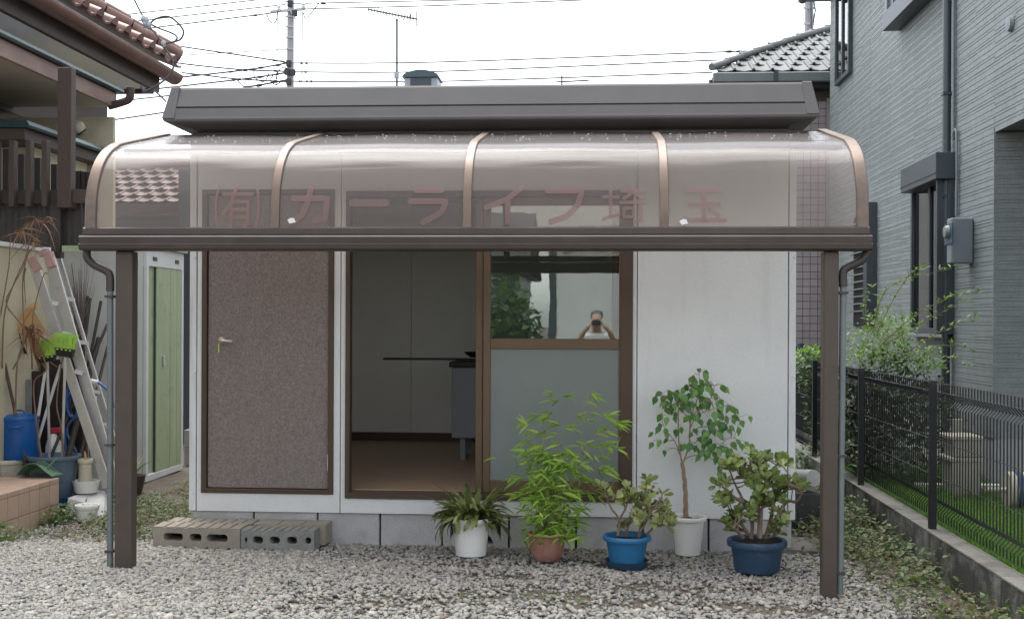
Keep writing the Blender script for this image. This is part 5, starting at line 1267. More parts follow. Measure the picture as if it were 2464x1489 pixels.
# lower window with shutter box and sill
zwb, zwt = zw(2240, 803), zw(2240, 440)
window(2203, 2296, zwb, zwt, prot=.05)
ya, yb = yw(2290), yw(2206)
MB().box(XH - .075, XH - .021, ya - .02, yb + .02, zwb - .03, zwb - .002).build('window_sill', 'pipe_grey', gh, bevel=.003)
PA = PX(2167, 430, XH - .16); PB = PX(2252, 400, XH - .16)
zb0, zb1 = PX(2252, 430, XH - .16).z, PX(2252, 366, XH - .16).z
bx_ = MB().box(XH - .16, XH + .005, PB.y, PA.y, zb0, zb1).build('shutter_box', 'house_trim', gh, bevel=.004)
MB().box(XH - .164, XH - .15, PB.y + .003, PA.y - .003, zb0 + .045, zb0 + .053).build('groove_shade', 'black_metal', bx_)  # raised black strip painting the shade of a groove
MB().box(XH - .13, XH - .02, ya - .03, ya - .0, zwb, zb0 - .002).build('shutter_rail', 'house_trim', gh)
# louvre window further back
y1, y2 = yw(2110), yw(2058); zl0, zl1_ = zw(2085, 785), zw(2085, 497)
lw = MB().box(XH - .11, XH + .005, y1, y1 + .16, zl0 + .08, zl1_).build('louvre_case', 'house_trim', gh, bevel=.004)
MB().box(XH - .02, XH + .005, y1 + .161, y2, zl0, zl1_ - .08).build('louvre_back', 'black_metal', lw)
for k in range(13):
    z = zl0 + .16 + k * (zl1_ - zl0 - .34) / 12
    m = MB().box(XH - .07, XH - .022, y1 + .165, y2 - .02, z, z + .014); m.build('louvre_slat', 'pipe_grey', lw)
# upper windows
window(2015, 2049, zw(2030, 196), 5.5, prot=.05)
xq = XH - .16
ya2, yb2 = PX(2242, 40, xq).y, PX(2124, 60, xq).y; zq = PX(2124, 76, xq).z
wb = MB().box(xq, XH + .004, ya2, yb2, zq, zq + .17).build('bay_sill', 'house_trim', gh, bevel=.004)
MB().box(xq + .02, XH + .004, yb2 - .07, yb2 - .01, zq + .171, 5.5).build('bay_frame', 'meter_grey', gh)
MB().box(xq + .05, XH + .004, ya2, yb2 - .071, zq + .171, 5.5).build('bay_glass', 'frosted_glass', gh)
for yy in (yb2 - .25, yb2 - .5): MB().box(xq + .03, xq + .049, yy - .02, yy + .02, zq + .171, 5.5).build('bay_mullion', 'meter_grey', gh)
# downpipe, cable and meter box
yd = yw(2291)
dpz = thing('house_downpipe', 'dark grey downpipe running down the grey sided wall', 'downpipe', (XH - .05, yd, LZ))
MB().tube([(XH - .05, yd, LZ), (XH - .05, yd, 5.55)], .034, 14).build('pipe', 'house_pipe', dpz, smooth=True)
for z in (.75, 1.6, 2.45, 3.3, 4.15): MB().box(XH - .09, XH + .01, yd - .038, yd + .038, z, z + .025).build('bracket', 'house_pipe', dpz)
cb_ = MB(); yc_ = yd - .17
cb_.tube(smoothpts([(XH - .02, yd - .08, 5.5), (XH - .02, yd - .08, 3.4), (XH - .02, yd - .085, zw(2300, 330)), (XH - .03, yd - .13, zw(2300, 320)), (XH - .02, yc_ - .01, zw(2300, 335)), (XH - .02, yc_ - .01, zw(2300, 520))], 6), .011, 8)
tag(cb_.build('power_cable', 'meter_grey', smooth=True, org=(XH - .02, yd - .1, 2.4)), 'grey cable conduit running beside the downpipe to the meter box', 'cable')
mz0, mz1 = zw(2300, 640), zw(2300, 536); my0, my1 = yw(2330), yw(2330) + .34
mb = thing('meter_box', 'grey electric meter box fixed to the sided wall beside the downpipe', 'meter', (XH - .09, (my0 + my1) / 2, mz0))
yb1 = PX(2290, 600, XH - .17).y
MB().box(XH - .17, XH - .004, my0, yb1, mz0, mz1).build('case', 'meter_grey', mb, bevel=.008)
MB().box(XH - .178, XH - .171, my0 + .04, yb1 - .04, mz0 + .15, mz1 - .04).build('window_panel', 'navy_plastic', mb, bevel=.002)
MB().lathe([(.001, -.035), (.045, -.03), (.055, 0)], (0, 0, 0), 16, 'Y').build('dial_cover', 'frosted_glass', mb)
dc = bpy.data.objects[[o.name for o in mb.children if o.name.startswith('dial_cover')][0]]
dc.rotation_euler = (0, 0, R(-90)); dc.location = Vector((XH - .179, (my0 + yb1) / 2, mz0 + .25)) - ORG[mb.name]; 
dc.data.transform(Matrix.Translation(ORG[mb.name]))
# round grille on the upper wall
q = PX(2434, 58, XH)
MB().lathe([(.001, -.03), (.05, -.025), (.06, 0)], (0, 0, 0), 16, 'Y').build('wall_vent', 'meter_grey', gh)
wv = [o for o in gh.children if o.name.startswith('wall_vent')][0]; wv.data.transform(Matrix.Translation(ORG[gh.name])); wv.rotation_euler = (0, 0, R(-90)); wv.location = Vector((XH - .002, q.y, q.z)) - ORG[gh.name]
# planters, tap post, kerb and striped roll on the lawn
Yv = 8.45
for k, (va, vb_, ua, ub) in enumerate(((1101, 1158, 2286, 2370), (1049, 1098, 2288, 2368))):
    a, b = PY(ua, va, Yv), PY(ub, va, Yv); z0 = LZ if k == 0 else zlast + .002; z1 = a.z; cxx = (a.x + b.x) / 2; hw_ = (b.x - a.x) / 2; zlast = z1
    t = thing('planter_box', ('lower cream planter tub on the lawn, carrying another' if k == 0 else 'upper cream planter tub stacked on another on the lawn'), 'planter', (cxx, Yv + .15, z0))
    m = MB(); e = .03
    m.add([(cxx - hw_ + e, Yv + e, z0), (cxx + hw_ - e, Yv + e, z0), (cxx + hw_ - e, Yv + .3 - e, z0), (cxx - hw_ + e, Yv + .3 - e, z0), (cxx - hw_ + .012, Yv + .012, z1 - .03), (cxx + hw_ - .012, Yv + .012, z1 - .03), (cxx + hw_ - .012, Yv + .288, z1 - .03), (cxx - hw_ + .012, Yv + .288, z1 - .03)], [(0, 3, 2, 1), (4, 5, 6, 7), (0, 1, 5, 4), (1, 2, 6, 5), (2, 3, 7, 6), (3, 0, 4, 7)])
    m.build('tub', 'planter_plastic', t, bevel=.006)
    MB().box(cxx - hw_, cxx + hw_, Yv, Yv + .3, z1 - .029, z1).build('rim', 'planter_plastic', t, bevel=.005)
a = PY(2290, 1172, 8.9); tag(MB().box(2.3, 3.1, 8.86, 8.94, LZ - .03, LZ + .05).build('edging_stone', 'concrete', bevel=.004, org=(2.7, 8.9, LZ)), 'pale concrete edging strip behind the lawn by the planters', 'edging')
q = PY(2312, 1010, 8.9); tag(MB().box(q.x - .03, q.x + .03, 8.95, 9.0, LZ, q.z + .0).build('tap_post', 'planter_plastic', bevel=.004, org=(q.x, 8.97, LZ)), 'short white tap post standing at the house foundation', 'tap post')
q = PX(2450, 1150, 2.55); yr = 8.0; a = PY(2430, 1150, yr)
rl = thing('striped_roll', 'blue and tan striped fabric roll on the lawn at the right edge', 'roll', (a.x + .2, yr, LZ))
rr_ = .115
for k in range(10):
    MB().lathe([(rr_, -.022), (rr_, .022)], (0, 0, 0), 20, 'Y').build('band', ['planter_plastic', 'navy_plastic', 'cardboard', 'navy_plastic', 'slate_plastic'][k % 5], rl, smooth=True)
for k, o in enumerate([o for o in rl.children]):
    o.data.transform(Matrix.Translation(ORG[rl.name])); o.rotation_euler = (0, 0, R(90)); o.location = (-.2 + .045 * k, 0, rr_ + .02)
MB().tube([(a.x - .15, yr, LZ + .13), (a.x - .0, yr, LZ + .13)], .016, 10).build('core', 'planter_plastic', rl, smooth=True)

# ------------------------------------------------------------------ shrubs and weeds
def scatter(name, label, cat, m, blobs, n, L, W, seed, kind=None, parent=None, flat=.6, prof_=(.1, .8, 1, .6, .05)):
    r2 = random.Random(seed); lm = leafmesh('x', m, 1, W / L, list(prof_), .25, .15); k = MB(); wts = [b[3] * b[4] * b[5] for b in blobs]
    tv = [Vector(v_.co) for v_ in lm.vertices]; tf = [tuple(p.vertices) for p in lm.polygons]
    for i in range(n):
        cx_, cy_, cz_, rx, ry, rz = r2.choices(blobs, wts)[0]
        while True:
            p = Vector((r2.uniform(-1, 1), r2.uniform(-1, 1), r2.uniform(-1, 1)))
            if .2 < p.length < 1: break
        p = p * (.55 + .45 * r2.random()) if r2.random() < .3 else p
        pos = Vector((cx_ + p.x * rx, cy_ + p.y * ry, cz_ + p.z * rz))
        if pos.z < gz(pos.x, pos.y): pos.z = gz(pos.x, pos.y) + r2.uniform(0, .03)
        d = Vector((r2.uniform(-1, 1), r2.uniform(-1, 1), r2.uniform(-.6, .7))); e_ = aim(d, Vector((r2.uniform(-.6, .6), r2.uniform(-.8, .4), 1)))
        mm = e_.to_matrix(); s = L * r2.uniform(.6, 1.25); k.add([pos + mm @ (v_ * s) for v_ in tv], tf)
    me = k.mesh(name, ORG[parent.name] if parent else Vector((0, 0, 0)), fix=False, smooth=True); me.materials.append(M[m]); o = bpy.data.objects.new(name, me); C.objects.link(o)
    if parent: o.parent = parent
    if kind: o['kind'] = kind
    if label: o['label'] = label
    if cat: o['category'] = cat
    bpy.data.meshes.remove(lm); return o
sb = PY(2130, 1120, 9.6)
shb = thing('garden_shrub', 'loose green shrub behind the mesh fence with long thin sprays', 'shrub', (sb.x + .25, 9.6, LZ))
def Q(u, v, Y): p = PY(u, v, Y); return (p.x, p.y, p.z)
bl_ = [(*Q(2110, 830, 9.7), .28, .35, .20), (*Q(2150, 790, 9.8), .20, .3, .16), (*Q(2080, 860, 9.6), .15, .25, .12), (*Q(2190, 860, 9.6), .26, .35, .14), (*Q(2095, 770, 9.9), .10, .15, .10), (*Q(2250, 880, 9.4), .14, .2, .05)]
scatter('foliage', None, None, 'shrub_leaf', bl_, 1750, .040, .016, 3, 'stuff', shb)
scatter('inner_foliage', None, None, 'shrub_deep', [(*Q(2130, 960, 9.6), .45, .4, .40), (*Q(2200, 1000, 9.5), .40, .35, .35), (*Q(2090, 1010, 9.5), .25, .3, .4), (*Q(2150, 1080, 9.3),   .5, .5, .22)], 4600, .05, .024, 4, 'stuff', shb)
sprays = [[(2120, 830), (2200, 760), (2290, 715), (2360, 700)], [(2130, 830), (2230, 770), (2330, 720)], [(2110, 800), (2150, 720), (2190, 660), (2230, 640)], [(2100, 800), (2120, 720), (2160, 680), (2290, 645)], [(2180, 850), (2260, 800), (2350, 760)], [(2090, 800), (2080, 740), (2100, 690)], [(2160, 850), (2290, 830), (2360, 850)], [(2190, 870), (2250, 850), (2330, 880)]]
spm = leafmesh('leaf', 'shrub_leaf', .045, .014, [.1, .8, 1, .6, .05], .2, .1); nsp = 0
for s in sprays:
    Y0_ = random.uniform(9.2, 9.8); pts = smoothpts([PY(u, v, Y0_ - .06 * i) for i, (u, v) in enumerate(s)], 7)
    MB().tube(pts, [.004 * (1 - .8 * i / len(pts)) for i in range(len(pts))], 5).build('stem', 'dry_stem', shb, smooth=True)
    for p in pts[4:]:
        for j in range(3):
            d = Vector((rnd.uniform(-1, 1), rnd.uniform(-1, .4), rnd.uniform(-.3, .9))); piece('leaf', spm, shb, p + rv(.015), aim(d, Vector((0, -.4, 1)) + rv(.5)), [rnd.uniform(.7, 1.2)] * 3)
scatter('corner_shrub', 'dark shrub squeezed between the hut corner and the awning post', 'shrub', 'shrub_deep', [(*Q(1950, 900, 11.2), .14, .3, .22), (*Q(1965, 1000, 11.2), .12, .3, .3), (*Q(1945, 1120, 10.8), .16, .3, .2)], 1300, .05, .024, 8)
scatter('low_shrub', 'small bright leaved shrub growing above the dark one beside the hut corner', 'shrub', 'shrub_leaf', [(*Q(1950, 855, 11.6), .15, .3, .10)], 420, .045, .02, 9)
q = PY(1926, 850, 12.2); tag(MB().tube([(q.x, q.y, 0), (q.x, q.y, q.z + .1)], .035, 10).build('navy_post', 'navy_plastic', smooth=True, org=(q.x, q.y, 0)), 'dark navy post standing behind the right corner of the hut', 'post')
for k, (u, Y) in enumerate(((1938, 13.2),)):
    fb = thing('garden_fence', 'dark slatted fence far behind the gap beside the hut', 'fence', (X_at(u, Y), Y, 0))
    for i in range(9): MB().box(X_at(1895, Y) + .0, X_at(1990, Y), Y, Y + .03, .1 + .12 * i, .19 + .12 * i).build('slat', 'wood_dark', fb)
# mesh roll and stones by the gap
a = PY(1925, 1152, 8.6); b = PY(1958, 1150, 8.35)
tag(MB().tube([a + Vector((-.12, .1, 0)), b], .058, 20).build('concrete_pipe', 'concrete', smooth=True, org=(b.x, b.y, a.z - .075)), 'short grey concrete pipe lying at the right rear corner of the hut', 'pipe')
tag(MB().box(a.x - .15, b.x + .05, 8.3, 8.7, 0, a.z - .062).build('support_block', 'mortar', org=(a.x, 8.5, 0)), 'dark block under the short concrete pipe', 'block')
# weeds: ground cover, nobody could count it
def weeds(name, label, m, area, n, L, seed, hmax=.07):
    r2 = random.Random(seed); lm = leafmesh('x', m, 1, .55, [.15, .9, 1, .55, .05], .2, .2); tv = [Vector(v_.co) for v_ in lm.vertices]; tf = [tuple(p.vertices) for p in lm.polygons]; k = MB()
    for i in range(n):
        x, y = area(r2)
        cl = noise.noise((x * 3.1, y * 3.1, seed)) 
        if cl < r2.uniform(-.5, .15): continue
        z = gz(x, y) + r2.random() ** 1.6 * hmax * (1 + cl); d = Vector((r2.uniform(-1, 1), r2.uniform(-1, 1), r2.uniform(-.25, .7)))
        mm = aim(d, Vector((r2.uniform(-.5, .5), r2.uniform(-.7, .3), 1))).to_matrix(); s = L * r2.uniform(.5, 1.3); k.add([Vector((x, y, z)) + mm @ (v_ * s) for v_ in tv], tf)
    me = k.mesh(name, fix=False, smooth=True); me.materials.append(M[m]); o = bpy.data.objects.new(name, me); C.objects.link(o); bpy.data.meshes.remove(lm)
    tag(o, label, 'weeds', kind='stuff')
def strip_area(r2):
    y = r2.uniform(4.8, 10.5); wdt = .30 + .22 * max(0, min(1, (y - 5.2) / 1.5)); return XW - .01 - abs(r2.gauss(0, .5)) * wdt, y
def beside(r2): return r2.uniform(1.33, XW - .02), r2.uniform(7.3, 11.5)
weeds('weeds', 'low green weeds along the foot of the block wall', 'weed_leaf', strip_area, 3800, .036, 1, .13)
weeds('weeds', 'yellowish dry weeds beside the hut and along the wall', 'weed_dry', lambda r: strip_area(r) if r.random() < .55 else beside(r), 5200, .03, 2, .06)
weeds('weeds', 'green weeds in the gap right of the hut', 'weed_leaf', beside, 5200, .034, 3, .16)
def leftstrip(r2):
    t_ = r2.random(); y = 5.4 + 3.6 * t_; xx = Xt + .02 + abs(r2.gauss(0, .09)) if y < Yt + .1 else r2.uniform(Xt - .2, Xt + .55)
    return xx, y
weeds('weeds', 'green weeds along the foot of the tiled step', 'weed_leaf', leftstrip, 3200, .035, 4, .08)
weeds('weeds', 'mossy weeds in front of the shed and left of the hut', 'weed_leaf', lambda r: (r.uniform(-3.5, -2.55), r.uniform(7.45, 10.8)), 5200, .03, 5, .06)
weeds('weeds', 'brown dead leaves and dry weeds in front of the shed', 'weed_dry', lambda r: (r.uniform(-3.5, -2.5), r.uniform(7.3, 10.8)), 4200, .03, 6, .035)
weeds('weeds', 'tiny moss tufts in the gravel', 'shrub_leaf', lambda r: (r.gauss(-.25, .25), r.gauss(5.75, .12)), 160, .018, 7, .018)

# ------------------------------------------------------------------ gravel
import numpy as np
def gravel(name, label, n, area, smin, smax, seed, dens=None):
    rs = np.random.RandomState(seed); var = []; fac = []
    while len(var) < 24:                                       # angular crushed stones: hulls of 12 scattered points
        A_ = rs.normal(size=(12, 3)); A_ /= np.linalg.norm(A_, axis=1)[:, None]; A_ *= np.array([rs.uniform(.9, 1.7), rs.uniform(.75, 1.15), rs.uniform(.45, .8)])
        bm = bmesh.new(); [bm.verts.new(tuple(p)) for p in A_]; bmesh.ops.convex_hull(bm, input=bm.verts[:]); bmesh.ops.recalc_face_normals(bm, faces=bm.faces[:]); bm.verts.index_update()
        if len(bm.faces) == 20 and all(len(f.verts) == 3 for f in bm.faces): var.append(np.array([v_.co[:] for v_ in bm.verts])); fac.append(np.array([[v_.index for v_ in f.verts] for f in bm.faces]))
        bm.free()
    nv, nf = 12, 20
    P_ = []
    while len(P_) < n:
        x, y = area(rs)
        if dens is not None and rs.rand() > dens(x, y): continue
        P_.append((x, y))
    P_ = np.array(P_); VV = np.zeros((n, nv, 3)); FF = np.zeros((n, nf, 3), dtype=np.int64)
    for i in range(n):
        q = rs.normal(size=4); q /= np.linalg.norm(q); a, b, c_, d = q
        Rm = np.array([[1 - 2 * (c_ * c_ + d * d), 2 * (b * c_ - a * d), 2 * (b * d + a * c_)], [2 * (b * c_ + a * d), 1 - 2 * (b * b + d * d), 2 * (c_ * d - a * b)], [2 * (b * d - a * c_), 2 * (c_ * d + a * b), 1 - 2 * (b * b + c_ * c_)]])
        Rm = Rm if rs.rand() < .25 else np.array([[math.cos(a * 3), -math.sin(a * 3), 0], [math.sin(a * 3), math.cos(a * 3), 0], [0, 0, 1]])
        s = smin + (smax - smin) * rs.rand() ** 1.8; x, y = P_[i]
        w = rs.randint(24); FF[i] = fac[w] + i * nv; VV[i] = (var[w] * s) @ Rm.T + np.array([x, y, gz(x, y) + hump(x, y) + s * rs.uniform(-.2, .45) - .004])
    me = bpy.data.meshes.new(name); me.vertices.add(n * nv); me.vertices.foreach_set('co', VV.ravel()); FF = FF.reshape(-1, 3)
    me.loops.add(FF.size); me.loops.foreach_set('vertex_index', FF.ravel().astype(np.int32)); me.polygons.add(len(FF)); me.polygons.foreach_set('loop_start', np.arange(0, FF.size, 3, dtype=np.int32)); me.update(calc_edges=True)
    me.materials.append(M['gravel']); o = bpy.data.objects.new(name, me); C.objects.link(o); tag(o, label, 'gravel', kind='stuff')
def dens(x, y):
    d_ = 1.0
    for cx_, cy_, r_ in ((-.75, 6.75, .30), (-1.25, 6.9, .28), (-.1, 5.85, .42), (.35, 6.2, .33), (-1.0, 5.55, .3), (.8, 5.8, .3), (-.4, 6.35, .3), (.1, 6.9, .3)):
        q = ((x - cx_) / (r_ * 1.6)) ** 2 + ((y - cy_) / (r_ * .55)) ** 2 + .8 * noise.noise((x * 5, y * 5, 1))
        if q < 1: d_ = min(d_, .25 + .3 * max(0, q))
    edge = XW - .45 + .2 * noise.noise((0, y * 1.7, 3))
    if x > edge: d_ *= max(.04, 1 - (x - edge) / .22)
    if y > 7.6 and x > 1.25: d_ *= .08
    return d_
def front(rs):
    y = 4.6 + 2.9 * rs.rand(); h_ = y * .47 + .1; x = rs.uniform(-.52 * y - .1, min(.37 * y + .05, XW)); return x, y
gravel('gravel', 'grey and beige crushed gravel covering the yard', 42000, front, .005, .0205, 1, dens)
def far(rs): return rs.uniform(Xt + .05, -2.5), rs.uniform(6.4, 9.2)
gravel('gravel', 'finer gravel thinning out beside the hut and the step', 11000, far, .005, .014, 2, lambda x, y: max(.06, 1 - max(0, y - 7.3) * 1.1))
gravel('gravel', 'fine pale gravel at the lower left of the yard', 22000, lambda rs: (lambda y: (rs.uniform(-.55 * y, -1.3 + .5 * rs.randn()), y))(4.6 + 2.6 * rs.rand()), .006, .015, 3, lambda x, y: 1 if x < -1.6 else .35)

# ------------------------------------------------------------------ behind: roofs, poles, wires, aerials
yb = 14.5
bh = thing('red_roofed_house', 'low house with pale red roof tiles seen through the left awning panel', 'house', (-5, 15.4, 0))
ze_, zr_ = PY(360, 487, yb).z, PY(360, 400, 15.6).z
MB().box(-9, -2.6, yb + .35, 16.4, 0, ze_ - .02).build('wall', 'stucco_white', bh)
slope = math.atan2(zr_ - ze_, 15.6 - yb)
MB().add([(-9.3, yb, ze_ - .05), (-2.3, yb, ze_ - .05), (-2.3, 15.6, zr_ - .05), (-9.3, 15.6, zr_ - .05), (-9.3, 16.7, ze_ - .05), (-2.3, 16.7, ze_ - .05)], [(0, 1, 2, 3), (3, 2, 5, 4), (0, 4, 5, 1)]).build('roof_deck', 'roof_tile_pale', bh)
ptile = rolltile(.23, .19, 'roof_tile_pale', .020)
u_ = (15.6 - yb) / math.cos(slope); nr = int(u_ / .2)
for j in range(nr + 1):
    s = .2 * j
    for i in range(26):
        x = -7.2 + .19 * i + (.0 if j % 2 else .09)
        if x > -3.7 or x < -7.2 + .0: continue
        piece('roof_tile', ptile, bh, (x, yb - .02 + s * math.cos(slope), ze_ + .01 + s * math.sin(slope)), (0, slope - .13, R(-90)), (1, 1, 0.75))
MB().box(-9.3, -2.3, yb - .06, yb + .0, ze_ - .14, ze_ - .02).build('gutter', 'wood_brown', bh)
MB().box(-9.3, -2.6, yb + .30, yb + .345, ze_ - .42, ze_ - .16).build('fascia', 'house_trim', bh)
w_ = MB().box(X_at(262, yb), X_at(345, yb), yb + .32, yb + .348, PY(300, 600, yb).z, PY(300, 520, yb).z).build('window', 'house_trim', bh)
MB().tube([(-8, 15.6, zr_ + .03), (-2.4, 15.6, zr_ + .03)], .1, 10).build('ridge', 'roof_tile_pale', bh, smooth=True)
pn = PY(440, 430, 13.5)
tag(MB().box(X_at(428, 13.5), X_at(428, 13.5) + .9, 13.5, 13.62, 0, PY(440, 402, 13.5).z).build('garden_wall', 'house_trim', org=(pn.x, 13.5, 0)), 'dark grey wall panel behind the left corner of the hut', 'wall')
# house with hipped grey roof behind right
yr_ = 16.3
hh_ = thing('hip_roofed_house', 'house with pinkish wall tiles and a hipped grey tile roof behind on the right', 'house', (3, 18, 0))
zE = PY(1850, 170, yr_ - .4).z
MB().box(X_at(1720, yr_), XH + 1.0, yr_, yr_ + 5, 0, zE - .18).build('core_wall', 'tile_joint', hh_)
tp = .0985; wt = tilemesh(tp - .008, tp - .008, .006, 'wall_tile', .0015)
x = X_at(1922, yr_)
for i in range(5):
    for j in range(52):
        if .02 + tp * (j + 1) > zE - .3: continue
        piece('wall_tile', wt, hh_, (x + tp * i, yr_ - .0005, .02 + tp * (j + .5) - .35 + .35), (R(90), 0, 0))
MB().box(X_at(1990, yr_) - .02, X_at(1990, yr_) + .3, yr_ - .03, yr_ - .001, 0, zE - .3).build('corner_post', 'wall_tile', hh_)
sl2 = R(23.5); gt_ = rolltile(.50, .256, 'roof_tile_grey', .022)
xl = X_at(1716, yr_ - .4); ye_ = yr_ - .4
for j in range(9):
    s = .345 * j; y = ye_ + s * math.cos(sl2); z = zE + s * math.sin(sl2)
    dd = ray(1716 + (1995 - 1716) * j / 8.0, 100); xmin = dd.x / dd.y * y
    i = 0
    while xmin + .05 + .245 * (i + .5) < 4.0 and i < 12:
        piece('roof_tile', gt_, hh_, (xmin + .14 + .245 * i + (.12 if j % 2 else 0), y, z), (0, sl2, R(-90))); i += 1
    m = MB(); a = Vector((xmin - .02, y, z + .05)); dd2 = ray(1716 + (1995 - 1716) * (j + 1) / 8.0, 100); b = Vector((dd2.x / dd2.y * (y + .345 * math.cos(sl2)), y + .345 * math.cos(sl2), z + .345 * math.sin(sl2) + .05))
    m.tube([a, b + Vector((0, 0, .0))], [.05, .04], 9); m.build('hip_tile', 'roof_tile_grey', hh_, smooth=True)
zz_ = zE - .05
xa = xl - .05
MB().add([(xl, ye_, zE - .03), (6, ye_, zE - .03), (6, ye_ + 2.9, zE + 1.23), (xl + 1.75, ye_ + 2.9, zE + 1.23), (xl, ye_ + 7, zE - .03)], [(0, 1, 2, 3), (0, 3, 4)]).build('roof_deck', 'roof_tile_grey', hh_)
MB().box(xl - .02, 6, ye_ - .08, ye_ + .02, zE - .16, zE - .035).build('gutter', 'pipe_grey', hh_, bevel=.01)
MB().box(xl + .02, 6, ye_ + .021, ye_ + .3, zE - .22, zE - .06).build('fascia', 'black_metal', hh_)
MB().box(X_at(1862, ye_) - .03, X_at(1862, ye_) + .03, ye_ - .09, ye_ + .019, zE - .165, zE - .03).build('gutter_joint', 'house_trim', hh_)
MB().tube([(xl - .03, ye_ + .1, zE - .1), (xl - .12, ye_ + .12, zE - .5), (xl - .12, ye_ + .12, 0.5)], .03, 8).build('downpipe', 'house_pipe', hh_, smooth=True)
# building just behind the hut that carries the vent
Yb2 = 20.
z_ = PY(1000, 211, Yb2).z
vh = thing('flat_roofed_house', 'house hidden behind the hut with a grey arched roof vent showing above', 'house', (X_at(1010, Yb2), Yb2 + 2, 0))
MB().box(X_at(880, Yb2), X_at(1420, Yb2), Yb2 - .2, Yb2 + 5, 0, z_ - .25).build('wall', 'stucco_white', vh)
MB().box(X_at(870, Yb2), X_at(1430, Yb2), Yb2 - .3, Yb2 + 5.1, z_ - .248, z_ - .1).build('roof', 'house_trim', vh)
a, b = X_at(970, Yb2), X_at(1050, Yb2); zt_ = PY(1000, 187, Yb2).z; zt3 = PY(1000, 171, Yb2).z
vb_ = MB().box(a, b, Yb2, Yb2 + .5, z_ - .099, zt_).build('roof_vent', 'vent_grey', vh, bevel=.008)
MB().prism([(a - .03, zt_ + .001), (b + .03, zt_ + .001), (b + .03, zt_ + .012)] + [(a + (b - a) * (1 - k / 8) , zt_ + .012 + (zt3 - zt_) * math.sin(math.pi * (.12 + .76 * k / 8)) ) for k in range(9)] + [(a - .03, zt_ + .012)], 'Y', Yb2 - .05, Yb2 + .55).build('vent_cap', 'teal_metal', vb_)
MB().box(X_at(985, Yb2), X_at(1035, Yb2), Yb2 - .012, Yb2 - .001, z_ - .05, zt_ - .015).build('vent_louvre', 'house_trim', vb_)
# aerial on a mast
at = thing('tv_aerial', 'long television aerial on a thin mast above the middle of the hut roof', 'aerial', (X_at(955, Yb2), Yb2 + .1, z_ - .1))
def T(u, v, Y=Yb2 + .1): return PY(u, v, Y)
MB().tube([T(955, 215), T(955, 46)], .018, 8).build('mast', 'antenna_metal', at, smooth=True)
MB().tube([T(885, 23), T(1004, 47)], .015, 6).build('boom', 'antenna_metal', at, smooth=True)
for k in range(15):
    u = 887 + k * 7.2; v = 23 + (u - 885) * .2; p = T(u, v); L_ = .06 if k < 12 else .075
    MB().tube([p + Vector((0, -.05, -L_)), p + Vector((0, .05, L_ * 1.1))], .009, 5).build('element', 'antenna_metal', at)
for u, dz in ((986, .10), (994, .13), (1002, .13)):
    p = T(u, 23 + (u - 885) * .2); MB().tube([p + Vector((0, 0, -dz)), p + Vector((0, 0, dz))], .009, 5).build('reflector', 'antenna_metal', at)
MB().tube(smoothpts([T(927, 33), T(935, 44), T(955, 49), T(968, 50), T(975, 42)], 4), .006, 5).build('brace', 'antenna_metal', at)
q = T(955, 183); MB().box(q.x - .04, q.x + .04, q.y - .05, q.y - .015, q.z - .05, q.z + .05).build('amplifier', 'vent_grey', at, bevel=.004)
a2 = thing('small_tv_aerial', 'small distant fishbone aerial just above the hut roof at right of centre', 'aerial', (X_at(1352, 26), 26, PY(1352, 206, 26).z))
MB().tube([PY(1352, 212, 26), PY(1352, 182, 26)], .020, 6).build('mast', 'antenna_metal', a2)
MB().tube([PY(1338, 198, 26), PY(1417, 194, 26)], .018, 6).build('boom', 'antenna_metal', a2)
for k in range(10):
    u = 1340 + k * 8.2; p = PY(u, 198 - (u - 1338) * .05, 26); MB().tube([p + Vector((-.03, -.12, -.02)), p + Vector((.03, .12, .02))], .006, 5).build('element', 'antenna_metal', a2)
# utility poles
YP = 45.
def pole_thing(name, label, u0, v1, dia, Y, hgt):
    p = PY(u0, v1, Y); t = thing(name, label, 'utility pole', (p.x, Y, 0)); MB().tube([(p.x, Y, 0), (p.x, Y, hgt)], [dia * .62, dia * .46], 14).build('shaft', 'pole_concrete', t, smooth=True); return t, p
up, p0 = pole_thing('utility_pole', 'concrete utility pole with a crossarm above the left half of the hut roof', 699, 100, .27, YP, PY(699, -30, YP).z)
def W4(x, y, Y=YP): return PY(288.8 + x * .3125, y * .3125, Y)
MB().bar(W4(1158, 93, YP - .2), W4(1425, 72, YP - .2), .09, .09).build('crossarm', 'galvanized', up)
for x in (1222, 1412): q = W4(x, 85 if x < 1300 else 66, YP - .25); MB().lathe([(.06, -.12), (.09, -.05), (.05, 0), (.09, .05), (.04, .12)], (q.x, q.y, q.z + .1), 10).build('insulator', 'trim_white', up, smooth=True)
MB().bar(W4(1290, 40, YP - .2), W4(1350, 150, YP - .3), .05, .05).build('brace', 'galvanized', up)
for y in (15, 130, 208, 290, 380, 485, 550, 630): a, b = W4(1272, y, YP - .15), W4(1338, y, YP - .15); MB().bar(a, b, .05, .05).build('band', 'galvanized', up)
for x, y in ((1310, 30), (1345, 105), (1300, 490), (1285, 555), (1330, 560), (1300, 630)): q = W4(x, y, YP - .25); MB().box(q.x - .1, q.x + .1, q.y - .06, q.y + .06, q.z - .12, q.z + .12).build('fitting', 'sleeve', up, bevel=.02)
for x in (1212, 1405):
    q = W4(x, 90, YP - .25); e = W4(x - 5, 660, YP - .25); MB().tube([q, e], .018, 4).build('drop_wire', 'cable', up)
